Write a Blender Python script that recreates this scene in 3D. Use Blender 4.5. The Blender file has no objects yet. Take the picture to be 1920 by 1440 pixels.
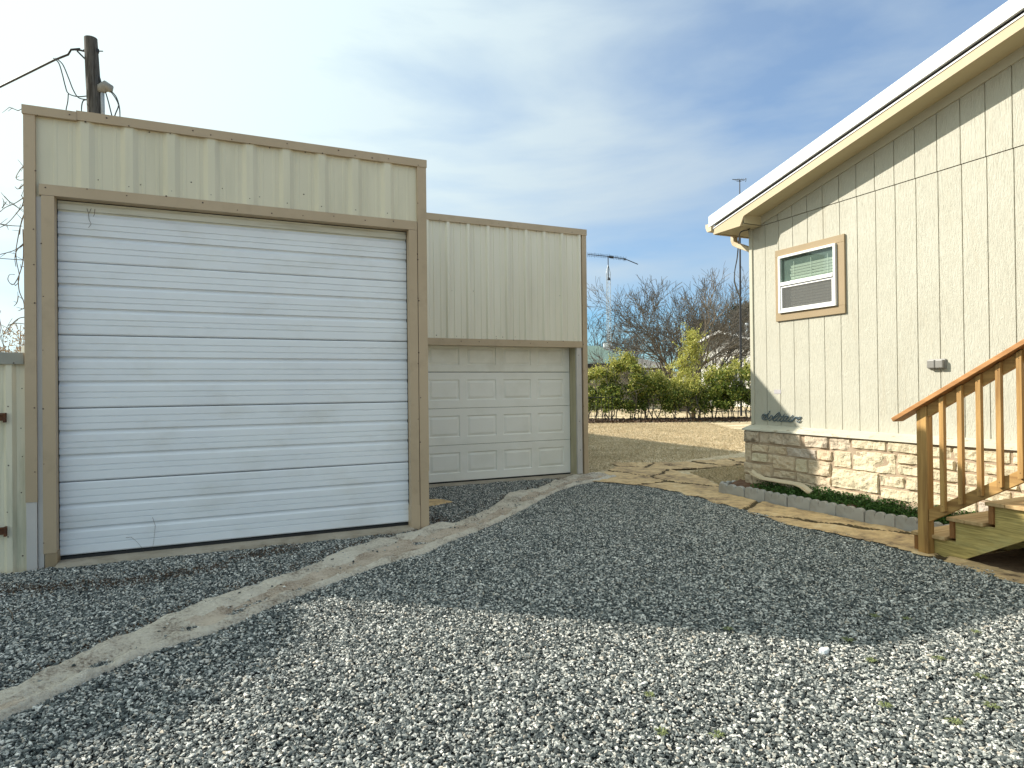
import bpy, bmesh, math, random
import numpy as np
from mathutils import Vector, Matrix, noise
R_ = math.radians
scene = bpy.context.scene
COL = scene.collection

# ------------------------------------------------------------------ camera
F = 1188.0
CAMH = 1.50
YAW, PITCH, ROLL = R_(24.2), 7/1188, 0.011
fw = Vector((math.sin(YAW)*math.cos(PITCH), math.cos(YAW)*math.cos(PITCH), math.sin(PITCH)))
rt = Vector((math.cos(YAW), -math.sin(YAW), 0))
up = rt.cross(fw)
cr = rt*math.cos(ROLL) - up*math.sin(ROLL)
cu = up*math.cos(ROLL) + rt*math.sin(ROLL)
cam_d = bpy.data.cameras.new('camera')
cam_d.sensor_fit = 'HORIZONTAL'; cam_d.sensor_width = 36.0; cam_d.lens = 36*F/1920
cam_d.clip_start = 0.05; cam_d.clip_end = 2000
cam = bpy.data.objects.new('camera', cam_d); COL.objects.link(cam)
M = Matrix.Identity(4)
for i in range(3):
    M[i][0] = cr[i]; M[i][1] = cu[i]; M[i][2] = -fw[i]
M[2][3] = CAMH
cam.matrix_world = M
scene.camera = cam

def at(px, py, depth):            # point seen at a pixel of the 1920x1440 photo, `depth` metres in front of the camera
    return Vector((0, 0, CAMH)) + (fw + cr*((px-960)/F) - cu*((py-720)/F))*depth

# ------------------------------------------------------------------ light
SUN_TO = Vector((-1.19, 1.0, 0.95)).normalized()
sun_d = bpy.data.lights.new('sun', 'SUN'); sun_d.energy = 5.0; sun_d.angle = R_(0.6); sun_d.color = (1.0, 0.945, 0.845)
sun = bpy.data.objects.new('sun', sun_d); COL.objects.link(sun)
sun.rotation_euler = (-SUN_TO).to_track_quat('-Z', 'Y').to_euler()
sun['kind'] = 'helper'

w = bpy.data.worlds.new("World"); scene.world = w; w.use_nodes = True
nt = w.node_tree; nt.nodes.clear()
def N(nt, t, **k):
    n = nt.nodes.new(t)
    for a, b in k.items(): setattr(n, a, b)
    return n
out = N(nt, 'ShaderNodeOutputWorld'); bg = N(nt, 'ShaderNodeBackground')
sky = N(nt, 'ShaderNodeTexSky', sky_type='NISHITA', sun_disc=False)
sky.sun_elevation = math.asin(SUN_TO.z); sky.sun_rotation = math.atan2(SUN_TO.x, SUN_TO.y)
sky.air_density = 1.1; sky.dust_density = 0.4; sky.ozone_density = 2.0
tc = N(nt, 'ShaderNodeTexCoord')
mp = N(nt, 'ShaderNodeMapping'); mp.inputs['Rotation'].default_value = (0, R_(12), R_(35)); mp.inputs['Scale'].default_value = (0.9, 2.0, 5.0)
n1 = N(nt, 'ShaderNodeTexNoise'); n1.inputs['Scale'].default_value = 1.15; n1.inputs['Detail'].default_value = 8; n1.inputs['Roughness'].default_value = 0.52; n1.inputs['Distortion'].default_value = 0.35
r1 = N(nt, 'ShaderNodeValToRGB'); r1.color_ramp.elements[0].position = 0.42; r1.color_ramp.elements[1].position = 0.70
L = nt.links.new
L(tc.outputs['Generated'], mp.inputs['Vector']); L(mp.outputs['Vector'], n1.inputs['Vector']); L(n1.outputs['Fac'], r1.inputs['Fac'])
# clouds get denser towards the sun side
dt = N(nt, 'ShaderNodeVectorMath', operation='DOT_PRODUCT'); L(tc.outputs['Generated'], dt.inputs[0])
dt.inputs[1].default_value = Vector((-0.90, 0.30, 0.32)).normalized()
mr = N(nt, 'ShaderNodeMapRange', interpolation_type='SMOOTHSTEP'); L(dt.outputs['Value'], mr.inputs['Value'])
mr.inputs['From Min'].default_value = -0.45; mr.inputs['From Max'].default_value = 0.85; mr.inputs['To Min'].default_value = 0.0; mr.inputs['To Max'].default_value = 0.85
ma = N(nt, 'ShaderNodeMath', operation='MULTIPLY'); L(r1.outputs['Color'], ma.inputs[0]); ma.inputs[1].default_value = 0.72
mb = N(nt, 'ShaderNodeMath', operation='ADD', use_clamp=True); L(ma.outputs[0], mb.inputs[0]); L(mr.outputs[0], mb.inputs[1])
# thin high veil grows with height above the horizon
sx = N(nt, 'ShaderNodeSeparateXYZ'); L(tc.outputs['Generated'], sx.inputs[0])
mh = N(nt, 'ShaderNodeMapRange', interpolation_type='SMOOTHSTEP'); L(sx.outputs['Z'], mh.inputs['Value'])
mh.inputs['From Min'].default_value = 0.08; mh.inputs['From Max'].default_value = 0.36; mh.inputs['To Min'].default_value = 0.0; mh.inputs['To Max'].default_value = 0.32
mc = N(nt, 'ShaderNodeMath', operation='ADD', use_clamp=True); L(mb.outputs[0], mc.inputs[0]); L(mh.outputs[0], mc.inputs[1])
tint = N(nt, 'ShaderNodeMix', data_type='RGBA', blend_type='MULTIPLY'); tint.inputs['Factor'].default_value = 1.0
L(sky.outputs[0], tint.inputs['A']); tint.inputs['B'].default_value = (0.52, 0.88, 1.18, 1)
cm = N(nt, 'ShaderNodeMix', data_type='RGBA'); L(mc.outputs[0], cm.inputs['Factor']); L(tint.outputs['Result'], cm.inputs['A'])
# the cloud colour: cool grey-violet away from the sun, bright pale cyan near it
cc = N(nt, 'ShaderNodeMix', data_type='RGBA'); L(mr.outputs[0], cc.inputs['Factor'])
cc.inputs['A'].default_value = (3.7, 4.5, 5.25, 1); cc.inputs['B'].default_value = (7.6, 8.9, 8.6, 1)
L(cc.outputs['Result'], cm.inputs['B'])
L(cm.outputs['Result'], bg.inputs['Color']); bg.inputs['Strength'].default_value = 0.10
L(bg.outputs[0], out.inputs[0])
scene.view_settings.view_transform = 'Standard'; scene.view_settings.look = 'None'
scene.view_settings.exposure = 0.57; scene.view_settings.gamma = 1.0
scene.cycles.max_bounces = 6; scene.cycles.diffuse_bounces = 3; scene.cycles.transparent_max_bounces = 8
scene.cycles.use_denoising = True

# ------------------------------------------------------------------ helpers
ORIG = {}
def tag(o, label=None, cat=None, group=None, kind=None):
    if label: o['label'] = label
    if cat: o['category'] = cat
    if group: o['group'] = group
    if kind: o['kind'] = kind
    return o
def thing(name, loc, label, cat, group=None):
    o = bpy.data.objects.new(name, None); COL.objects.link(o); o.location = loc; o.empty_display_size = 0.2
    ORIG[o] = Vector(loc)
    return tag(o, label, cat, group)

class MB:
    def __init__(s): s.v = []; s.f = []; s.m = []; s.smooth = False
    def add(s, vs, fs, mi=0):
        b = len(s.v); s.v += [tuple(p) for p in vs]; s.f += [tuple(i+b for i in f) for f in fs]; s.m += [mi]*len(fs)
    def box(s, x0, x1, y0, y1, z0, z1, mi=0):
        x0, x1 = min(x0, x1), max(x0, x1); y0, y1 = min(y0, y1), max(y0, y1); z0, z1 = min(z0, z1), max(z0, z1)
        s.add([(x0,y0,z0),(x1,y0,z0),(x1,y1,z0),(x0,y1,z0),(x0,y0,z1),(x1,y0,z1),(x1,y1,z1),(x0,y1,z1)],
              [(0,3,2,1),(4,5,6,7),(0,1,5,4),(1,2,6,5),(2,3,7,6),(3,0,4,7)], mi)
    def prism(s, poly, axis, a0, a1, mi=0):
        """poly: list of 2D points in the two other axes (in xyz order), extruded along axis from a0 to a1"""
        def mk(p, a):
            if axis == 0: return (a, p[0], p[1])
            if axis == 1: return (p[0], a, p[1])
            return (p[0], p[1], a)
        n = len(poly)
        vs = [mk(p, a0) for p in poly] + [mk(p, a1) for p in poly]
        fs = [tuple(range(n)), tuple(range(2*n-1, n-1, -1))]
        for i in range(n):
            j = (i+1) % n; fs.append((i, i+n, j+n, j))
        s.add(vs, fs, mi)
    def tube(s, pts, rad, n=6, mi=0, cap=True):
        pts = [Vector(p) for p in pts]
        if not hasattr(rad, '__len__'): rad = [rad]*len(pts)
        b = len(s.v); ref = None
        for i, p in enumerate(pts):
            t = (pts[min(i+1, len(pts)-1)] - pts[max(i-1, 0)])
            if t.length < 1e-9: t = Vector((0,0,1))
            t.normalize()
            if ref is None: ref = Vector((0,0,1)) if abs(t.z) < 0.9 else Vector((1,0,0))
            u = t.cross(ref)
            if u.length < 1e-6: u = t.cross(Vector((0.3,1,0.2)))
            u.normalize(); vv = t.cross(u); ref = u.cross(t) if False else ref
            for k in range(n):
                a = 2*math.pi*k/n; q = p + (u*math.cos(a)+vv*math.sin(a))*rad[i]; s.v.append(tuple(q))
        for i in range(len(pts)-1):
            for k in range(n):
                k2 = (k+1) % n
                s.f.append((b+i*n+k, b+i*n+k2, b+(i+1)*n+k2, b+(i+1)*n+k)); s.m.append(mi)
        if cap:
            s.f.append(tuple(b+k for k in range(n-1, -1, -1))); s.m.append(mi)
            e = b+(len(pts)-1)*n
            s.f.append(tuple(e+k for k in range(n))); s.m.append(mi)
    def screw(s, x, y, z, axis, mi, r=0.006):
        d = {1: Vector((0,-1,0)), 0: Vector((-1,0,0))}[axis]
        p = Vector((x, y, z)); s.tube([p+d*-0.002, p+d*0.004], [r, r*0.6], 6, mi)
    def build(s, name, mats, parent=None, bevel=0, smooth=False, recalc=True, segs=1):
        if not isinstance(mats, (list, tuple)): mats = [mats]
        off = Vector((0,0,0))
        if parent is not None: off = ORIG[parent]
        me = bpy.data.meshes.new(name)
        me.from_pydata([(x-off.x, y-off.y, z-off.z) for x, y, z in s.v], [], s.f)
        for m in mats: me.materials.append(m)
        me.polygons.foreach_set('material_index', s.m)
        me.update()
        if recalc:
            bm = bmesh.new(); bm.from_mesh(me); bmesh.ops.recalc_face_normals(bm, faces=bm.faces); bm.to_mesh(me); bm.free()
        if smooth: me.polygons.foreach_set('use_smooth', [True]*len(me.polygons))
        o = bpy.data.objects.new(name, me); COL.objects.link(o)
        if parent is not None: o.parent = parent
        ORIG[o] = off
        if bevel:
            bv = o.modifiers.new('bevel', 'BEVEL'); bv.width = bevel; bv.segments = segs; bv.limit_method = 'ANGLE'; bv.angle_limit = R_(40)
        return o

# ------------------------------------------------------------------ materials
def c4(c): return (c[0], c[1], c[2], 1)
def mat(name, c1, c2=None, scale=3.0, stretch=(1,1,1), rough=0.6, bump=0.0, bscale=40, bstretch=(1,1,1), bdist=0.01,
        dirt=None, dscale=2.0, dstretch=(1,1,1), damt=0.5, dlo=0.5, dhi=0.75, metallic=0.0, spec=0.3, detail=5, distort=0.0, bdistort=0.0, bdetail=4):
    m = bpy.data.materials.new(name); m.use_nodes = True; t = m.node_tree; t.nodes.clear(); K = t.links.new
    o = N(t, 'ShaderNodeOutputMaterial'); p = N(t, 'ShaderNodeBsdfPrincipled'); K(p.outputs[0], o.inputs[0])
    p.inputs['Roughness'].default_value = rough; p.inputs['Metallic'].default_value = metallic
    p.inputs['Specular IOR Level'].default_value = spec
    tcn = N(t, 'ShaderNodeTexCoord')
    col = None
    if c2 is None: c2 = tuple(x*0.88 for x in c1)
    mpn = N(t, 'ShaderNodeMapping'); mpn.inputs['Scale'].default_value = stretch; K(tcn.outputs['Object'], mpn.inputs[0])
    nn = N(t, 'ShaderNodeTexNoise'); nn.inputs['Scale'].default_value = scale; nn.inputs['Detail'].default_value = detail; nn.inputs['Distortion'].default_value = distort; K(mpn.outputs[0], nn.inputs[0])
    rr = N(t, 'ShaderNodeMapRange'); rr.inputs['From Min'].default_value = 0.32; rr.inputs['From Max'].default_value = 0.68; K(nn.outputs['Fac'], rr.inputs[0])
    mx = N(t, 'ShaderNodeMix', data_type='RGBA'); mx.inputs['A'].default_value = c4(c1); mx.inputs['B'].default_value = c4(c2); K(rr.outputs[0], mx.inputs['Factor'])
    col = mx.outputs['Result']
    if dirt:
        md = N(t, 'ShaderNodeMapping'); md.inputs['Scale'].default_value = dstretch; md.inputs['Location'].default_value = (3.1, 1.7, 5.3); K(tcn.outputs['Object'], md.inputs[0])
        nd = N(t, 'ShaderNodeTexNoise'); nd.inputs['Scale'].default_value = dscale; nd.inputs['Detail'].default_value = 7; nd.inputs['Roughness'].default_value = 0.6; K(md.outputs[0], nd.inputs[0])
        rd = N(t, 'ShaderNodeMapRange'); rd.inputs['From Min'].default_value = dlo; rd.inputs['From Max'].default_value = dhi; rd.inputs['To Max'].default_value = damt; K(nd.outputs['Fac'], rd.inputs[0])
        m2 = N(t, 'ShaderNodeMix', data_type='RGBA'); K(rd.outputs[0], m2.inputs['Factor']); K(col, m2.inputs['A']); m2.inputs['B'].default_value = c4(dirt)
        col = m2.outputs['Result']
    K(col, p.inputs['Base Color'])
    if bump:
        mb_ = N(t, 'ShaderNodeMapping'); mb_.inputs['Scale'].default_value = bstretch; K(tcn.outputs['Object'], mb_.inputs[0])
        nb = N(t, 'ShaderNodeTexNoise'); nb.inputs['Scale'].default_value = bscale; nb.inputs['Detail'].default_value = bdetail; nb.inputs['Distortion'].default_value = bdistort; K(mb_.outputs[0], nb.inputs[0])
        bp = N(t, 'ShaderNodeBump'); bp.inputs['Strength'].default_value = bump; bp.inputs['Distance'].default_value = bdist; K(nb.outputs['Fac'], bp.inputs['Height']); K(bp.outputs[0], p.inputs['Normal'])
    m['mix'] = 0
    return m

def leafmat(name, c1, c2, c3=None, rough=0.55, trans=0.25):
    m = bpy.data.materials.new(name); m.use_nodes = True; t = m.node_tree; t.nodes.clear(); K = t.links.new
    o = N(t, 'ShaderNodeOutputMaterial'); g = N(t, 'ShaderNodeNewGeometry')
    rp = N(t, 'ShaderNodeValToRGB'); K(g.outputs['Random Per Island'], rp.inputs[0])
    rp.color_ramp.elements[0].color = c4(c1); rp.color_ramp.elements[1].color = c4(c2)
    if c3:
        e = rp.color_ramp.elements.new(0.85); e.color = c4(c2); rp.color_ramp.elements[2].color = c4(c3)
    d = N(t, 'ShaderNodeBsdfPrincipled'); d.inputs['Roughness'].default_value = rough; d.inputs['Specular IOR Level'].default_value = 0.3; K(rp.outputs[0], d.inputs['Base Color'])
    tr = N(t, 'ShaderNodeBsdfTranslucent'); K(rp.outputs[0], tr.inputs['Color'])
    mx = N(t, 'ShaderNodeMixShader'); mx.inputs[0].default_value = trans; K(d.outputs[0], mx.inputs[1]); K(tr.outputs[0], mx.inputs[2]); K(mx.outputs[0], o.inputs[0])
    return m

MT = {}
MT['clad'] = mat('aged_cream_metal', (.71,.655,.50), (.65,.60,.45), 1.2, (1,1,.35), rough=.45, dirt=(.44,.41,.30), dscale=2.4, dstretch=(2.2,1,.3), damt=.38, dlo=.48, dhi=.78, bump=.15, bscale=3, bdist=.02)
MT['clad2'] = mat('cream_metal', (.80,.745,.61), (.76,.70,.57), 1.2, (1,1,.35), rough=.42, dirt=(.58,.54,.42), dscale=2.0, dstretch=(2,1,.2), damt=.35, dlo=.5, dhi=.75, bump=.1, bscale=3, bdist=.02)
MT['clad3'] = mat('green_cream_metal', (.76,.70,.54), (.69,.64,.49), 1.2, (1,1,.35), rough=.45, dirt=(.33,.33,.22), dscale=4.0, dstretch=(3,1,.25), damt=.6, dlo=.5, dhi=.72)
MT['trim'] = mat('tan_trim_metal', (.50,.385,.26), (.44,.335,.22), 1.5, (1,1,.6), rough=.45, dirt=(.24,.18,.12), dscale=5, dstretch=(1,1,1), damt=.35, dlo=.55, dhi=.8, bump=.2, bscale=5, bdist=.006)
MT['trim2'] = mat('tan_trim_stained', (.36,.27,.17), (.30,.22,.13), 3, rough=.5)
MT['pale_trim'] = mat('pale_trim_metal', (.58,.54,.50), (.50,.47,.44), 2, rough=.5)
MT['screw'] = mat('rusty_screw', (.12,.08,.06), (.06,.045,.035), 20, rough=.6)
MT['door'] = mat('white_steel_door', (.82,.84,.86), (.77,.79,.82), 1.5, (1,1,1), rough=.38, dirt=(.50,.47,.40), dscale=1.6, dstretch=(1,1,2), damt=.4, dlo=.5, dhi=.8, bump=.35, bscale=260, bdist=.0015)
MT['door_dirty'] = mat('white_steel_door_dusty', (.74,.72,.63), (.64,.61,.50), 2.5, (.6,1,3), rough=.5, dirt=(.40,.36,.25), dscale=3, dstretch=(.5,1,6), damt=.5, dlo=.45, dhi=.7, bump=.35, bscale=260, bdist=.0015)
MT['door2'] = mat('off_white_door', (.87,.84,.77), (.84,.81,.73), 1.5, rough=.42, dirt=(.60,.57,.46), dscale=2, damt=.35, dlo=.5, dhi=.8, bump=.3, bscale=60, bstretch=(.15,1,1), bdist=.002)
MT['door2_dirty'] = mat('off_white_door_dusty', (.86,.83,.74), (.81,.77,.67), 2.5, rough=.5, dirt=(.50,.45,.33), dscale=3, damt=.3, dlo=.45, dhi=.7, bump=.3, bscale=60, bstretch=(.15,1,1), bdist=.002)
MT['black'] = mat('black_rubber', (.02,.02,.02), (.03,.03,.03), 5, rough=.6)
MT['concrete'] = mat('stained_concrete', (.44,.38,.30), (.33,.28,.21), 3, rough=.9, dirt=(.20,.16,.11), dscale=6, damt=.6, dlo=.5, dhi=.7, bump=.5, bscale=60, bdist=.01)
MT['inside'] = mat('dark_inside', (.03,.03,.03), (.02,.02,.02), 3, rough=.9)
MT['reveal'] = mat('weathered_olive_wood', (.50,.45,.31), (.40,.36,.24), 6, (4,4,.4), rough=.8)
MT['siding'] = mat('cream_wood_siding', (.475,.455,.375), (.44,.42,.34), 1.6, rough=.6, dirt=(.40,.34,.24), dscale=2.2, dstretch=(1,5,.6), damt=.45, dlo=.58, dhi=.82, bump=.8, bscale=20, bstretch=(1,2.2,.38), bdist=.010, bdistort=2.6, bdetail=6)
MT['house_trim'] = mat('cream_trim_board', (.49,.465,.37), (.46,.435,.34), 2, rough=.55, bump=.3, bscale=50, bdist=.003)
MT['fascia'] = mat('tan_fascia_board', (.50,.405,.26), (.455,.37,.23), 2, rough=.55, bump=.3, bscale=60, bdist=.003)
MT['soffit'] = mat('soffit_board', (.55,.47,.30), (.49,.42,.26), 1.5, rough=.65, bump=.3, bscale=40, bdist=.003)
MT['groove'] = mat('groove_shadow_paint', (.30,.26,.17), (.24,.2,.13), 5, rough=.8)
MT['win_trim'] = mat('tan_window_board', (.33,.245,.145), (.295,.22,.125), 2, rough=.6, bump=.4, bscale=70, bdist=.003)
MT['white'] = mat('white_vinyl', (.82,.82,.80), (.78,.78,.76), 3, rough=.35)
MT['roof_white'] = mat('white_roof_metal', (.80,.82,.82), (.77,.79,.80), 2, rough=.35, dirt=(.6,.6,.56), dscale=5, damt=.25, bump=.12, bscale=6, bdist=.01)
MT['roof_dark'] = mat('dark_roof_gap', (.05,.05,.05), (.07,.07,.065), 6, rough=.8)
MT['blind'] = mat('vinyl_blind', (.80,.80,.74), (.74,.74,.68), 4, rough=.5)
MT['dark'] = mat('dark_room', (.06,.07,.07), (.045,.05,.05), 3, rough=.8)
MT['dim'] = mat('dim_room', (.16,.19,.18), (.12,.145,.14), 3, rough=.8)
def screenmat():
    m = bpy.data.materials.new('window_screen'); m.use_nodes = True; t = m.node_tree; t.nodes.clear(); K = t.links.new
    o = N(t, 'ShaderNodeOutputMaterial'); a = N(t, 'ShaderNodeBsdfTransparent'); d = N(t, 'ShaderNodeBsdfDiffuse'); d.inputs[0].default_value = (.16,.16,.15,1)
    mx = N(t, 'ShaderNodeMixShader'); mx.inputs[0].default_value = .5; K(a.outputs[0], mx.inputs[1]); K(d.outputs[0], mx.inputs[2]); K(mx.outputs[0], o.inputs[0]); return m
MT['screen'] = screenmat()
MT['ledge'] = mat('weathered_ledge_board', (.55,.52,.42), (.48,.45,.35), 4, (1,.5,1), rough=.75, dirt=(.30,.22,.13), dscale=9, dstretch=(2,1,1), damt=.8, dlo=.57, dhi=.68, bump=.6, bscale=30, bstretch=(2,.4,1), bdist=.006)
MT['stone'] = mat('limestone', (.60,.49,.34), (.50,.40,.28), 2.2, rough=.9, dirt=(.40,.23,.12), dscale=3.2, damt=.55, dlo=.52, dhi=.74, bump=.9, bscale=55, bdist=.012)
MT['stone_a'] = mat('limestone_grey', (.50,.43,.35), (.42,.35,.28), 3, rough=.9, dirt=(.30,.19,.12), dscale=4, damt=.5, dlo=.52, dhi=.74, bump=.9, bscale=55, bdist=.012)
MT['stone_b'] = mat('limestone_cream', (.62,.54,.38), (.54,.46,.31), 3, rough=.9, dirt=(.42,.28,.14), dscale=4, damt=.35, dlo=.56, dhi=.78, bump=.9, bscale=55, bdist=.012)
MT['stone_c'] = mat('limestone_stained', (.50,.41,.31), (.60,.50,.37), 4, rough=.9, dirt=(.10,.08,.055), dscale=7, damt=.75, dlo=.50, dhi=.66, bump=.9, bscale=55, bdist=.012)
MT['mortar'] = mat('pinkish_mortar', (.42,.33,.235), (.34,.25,.17), 5, rough=.95, bump=.6, bscale=80, bdist=.006)
MT['block'] = mat('grey_concrete_block', (.43,.41,.37), (.35,.33,.295), 5, rough=.95, dirt=(.26,.22,.17), dscale=7, damt=.5, dlo=.5, dhi=.72, bump=.6, bscale=150, bdist=.004)
MT['soil'] = mat('red_soil', (.20,.11,.065), (.13,.07,.04), 9, rough=1, bump=1, bscale=50, bdist=.03)
MT['wood'] = mat('treated_pine', (.50,.295,.10), (.25,.13,.04), 24, (1,1,.07), rough=.6, dirt=(.22,.11,.04), dscale=8, dstretch=(1,1,.1), damt=.5, dlo=.58, dhi=.72, bump=.25, bscale=40, bstretch=(1,1,.06), bdist=.003, distort=.6)
MT['wood_y'] = mat('treated_pine_grain_along', (.50,.30,.105), (.26,.14,.045), 24, (1,.07,1), rough=.6, dirt=(.24,.12,.04), dscale=8, dstretch=(1,.1,1), damt=.4, dlo=.58, dhi=.74, bump=.25, bscale=40, bstretch=(1,.06,1), bdist=.003, distort=.6)
MT['wood_cap'] = mat('reddish_handrail_pine', (.48,.24,.09), (.33,.15,.05), 20, (1,.07,1), rough=.55, bump=.25, bscale=40, bstretch=(1,.06,1), bdist=.003, distort=.6)
MT['wood_green'] = mat('greenish_treated_pine', (.56,.43,.155), (.27,.21,.07), 15, (1,.20,2.6), rough=.65, dirt=(.50,.46,.22), dscale=3, dstretch=(1,.6,1), damt=.7, dlo=.5, dhi=.68, bump=.25, bscale=40, bstretch=(1,.2,1.4), bdist=.003, distort=1.8)
MT['tread'] = mat('weathered_tread_pine', (.56,.39,.20), (.36,.23,.10), 20, (.07,1,1), rough=.7, dirt=(.3,.18,.07), dscale=7, dstretch=(.1,1,1), damt=.5, dlo=.55, dhi=.7, bump=.3, bscale=40, bstretch=(.06,1,1), bdist=.003)
MT['tread_end'] = mat('brown_board_end', (.30,.145,.05), (.22,.10,.035), 12, rough=.8)
MT['pole'] = mat('weathered_pole_wood', (.12,.11,.10), (.065,.06,.052), 6, (5,5,.3), rough=.9, dirt=(.03,.025,.02), dscale=5, dstretch=(3,3,.3), damt=.8, dlo=.48, dhi=.62, bump=.8, bscale=20, bstretch=(4,4,.2), bdist=.02)
MT['wire'] = mat('black_cable', (.018,.018,.02), (.03,.03,.035), 5, rough=.5)
MT['grey_wire'] = mat('grey_cable', (.05,.055,.06), (.07,.075,.08), 5, rough=.5)
MT['galv'] = mat('galvanised_steel', (.42,.44,.45), (.32,.34,.35), 6, rough=.45, metallic=.4)
MT['rust'] = mat('rusted_iron', (.16,.065,.03), (.08,.04,.025), 25, rough=.9)
MT['grey_plastic'] = mat('grey_plastic_box', (.24,.23,.21), (.21,.20,.18), 6, rough=.4)
MT['plate'] = mat('grey_data_plate', (.45,.42,.43), (.40,.38,.39), 20, rough=.4)
MT['letter'] = mat('dark_chrome_lettering', (.10,.14,.17), (.16,.21,.25), 20, rough=.3, metallic=.5)
MT['pvc'] = mat('tan_gutter_metal', (.60,.49,.33), (.55,.45,.30), 4, rough=.4)
MT['bark'] = mat('grey_bark', (.155,.135,.11), (.09,.08,.066), 5, (3,3,.6), rough=.95)
MT['bark_l'] = mat('pale_twig_bark', (.22,.18,.13), (.13,.10,.075), 5, rough=.95)
MT['twig'] = mat('dry_vine', (.17,.13,.095), (.11,.085,.065), 5, rough=.95)

def ground_mat(name, stops, bump, scales, bdist=.02, rough=.95, patch=None):
    m = bpy.data.materials.new(name); m.use_nodes = True; t = m.node_tree; t.nodes.clear(); K = t.links.new
    o = N(t, 'ShaderNodeOutputMaterial'); p = N(t, 'ShaderNodeBsdfPrincipled'); K(p.outputs[0], o.inputs[0]); p.inputs['Roughness'].default_value = rough; p.inputs['Specular IOR Level'].default_value = .15
    tcn = N(t, 'ShaderNodeTexCoord')
    a = N(t, 'ShaderNodeTexNoise'); a.inputs['Scale'].default_value = scales[0]; a.inputs['Detail'].default_value = 9; a.inputs['Roughness'].default_value = .62; K(tcn.outputs['Object'], a.inputs[0])
    b = N(t, 'ShaderNodeTexNoise'); b.inputs['Scale'].default_value = scales[1]; b.inputs['Detail'].default_value = 5; b.inputs['Roughness'].default_value = .7; K(tcn.outputs['Object'], b.inputs[0])
    s = N(t, 'ShaderNodeMath', operation='ADD'); K(a.outputs['Fac'], s.inputs[0]); K(b.outputs['Fac'], s.inputs[1])
    h = N(t, 'ShaderNodeMath', operation='MULTIPLY'); K(s.outputs[0], h.inputs[0]); h.inputs[1].default_value = .5
    r = N(t, 'ShaderNodeValToRGB'); K(h.outputs[0], r.inputs[0])
    els = r.color_ramp.elements
    els[0].position = stops[0][0]; els[0].color = c4(stops[0][1]); els[1].position = stops[-1][0]; els[1].color = c4(stops[-1][1])
    for q, c in stops[1:-1]:
        e = els.new(q); e.color = c4(c)
    K(r.outputs[0], p.inputs['Base Color'])
    bp = N(t, 'ShaderNodeBump'); bp.inputs['Strength'].default_value = bump; bp.inputs['Distance'].default_value = bdist; K(b.outputs['Fac'], bp.inputs['Height']); K(bp.outputs[0], p.inputs['Normal'])
    return m
MT['lawn'] = ground_mat('dormant_lawn', [(.36,(.20,.15,.08)),(.45,(.40,.31,.175)),(.52,(.62,.49,.31)),(.62,(.80,.66,.45))], .7, (.9, 22))
MT['gravel_base'] = ground_mat('fine_gravel_base', [(.38,(.02,.022,.022)),(.5,(.045,.05,.05)),(.62,(.12,.125,.12))], 1.0, (3, 70), .03)  # near-black tone paints the shade in gaps between the loose stones
MT['flag'] = ground_mat('sandstone_flag', [(.36,(.13,.09,.055)),(.43,(.42,.29,.165)),(.54,(.66,.46,.24)),(.66,(.76,.60,.37))], .7, (1.6, 9), .02)
MT['strip'] = ground_mat('rough_concrete_footing', [(.37,(.20,.16,.12)),(.43,(.46,.39,.31)),(.49,(.66,.59,.48)),(.62,(.78,.71,.59))], 1.0, (2.6, 45), .03)
MT['sand'] = ground_mat('sandy_infill', [(.38,(.24,.18,.13)),(.46,(.46,.37,.28)),(.56,(.62,.52,.41))], 1.0, (3.5, 60), .02)
MT['crack'] = ground_mat('crack_soil', [(.4,(.06,.04,.025)),(.6,(.16,.12,.06))], .8, (5, 30))
MT['dirt'] = ground_mat('shade_darkened_dirt', [(.36,(.06,.04,.025)),(.6,(.16,.105,.065))], .8, (2, 20), .02)  # deep shade under the stairs is put into this darkened dirt colour

# ------------------------------------------------------------------ terrain
def sheet(name, poly, z, m, parent=None, kind='structure', sub=0):
    me = bpy.data.meshes.new(name); me.from_pydata([(x, y, z) for x, y in poly], [], [tuple(range(len(poly)))])
    me.materials.append(m)
    bm = bmesh.new(); bm.from_mesh(me)
    for f in bm.faces:
        if f.normal.z < 0: f.normal_flip()
    bmesh.ops.triangulate(bm, faces=bm.faces); bm.to_mesh(me); bm.free()
    o = bpy.data.objects.new(name, me); COL.objects.link(o); o['kind'] = kind
    return o
rng = random.Random(7)
def jag(pts, amp, step, seed=1, closed=True):
    r = random.Random(seed); out = []
    n = len(pts)
    for i in range(n if closed else n-1):
        a = Vector(pts[i]); b = Vector(pts[(i+1) % n]); L_ = (b-a).length; k = max(1, int(L_/step))
        for j in range(k):
            p = a.lerp(b, j/k); d = (b-a).normalized(); nn_ = Vector((-d.y, d.x))
            p = p + nn_*(r.uniform(-amp, amp) + amp*0.8*math.sin(j*1.7+i)); out.append((p.x, p.y))
    return out

sheet('ground', [(-600,-600),(600,-600),(600,600),(-600,600)], -0.03, MT['lawn'])
# gravel drive
GR = [(-9,-8),(5.6,-8),(5.45,0.0),(5.40,2.3),(5.30,2.9),(5.50,3.6),(5.50,4.4),(5.46,5.0),(5.60,5.9),(5.80,7.0),(5.70,7.7),(5.27,8.5),(5.05,8.95),(4.9,9.3),(1.97,9.3),(1.97,6.5),(-1.56,6.5),(-9,6.5)]
sheet('gravel_drive', jag(GR, .03, .3, 3), 0.0, MT['gravel_base'])

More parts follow.
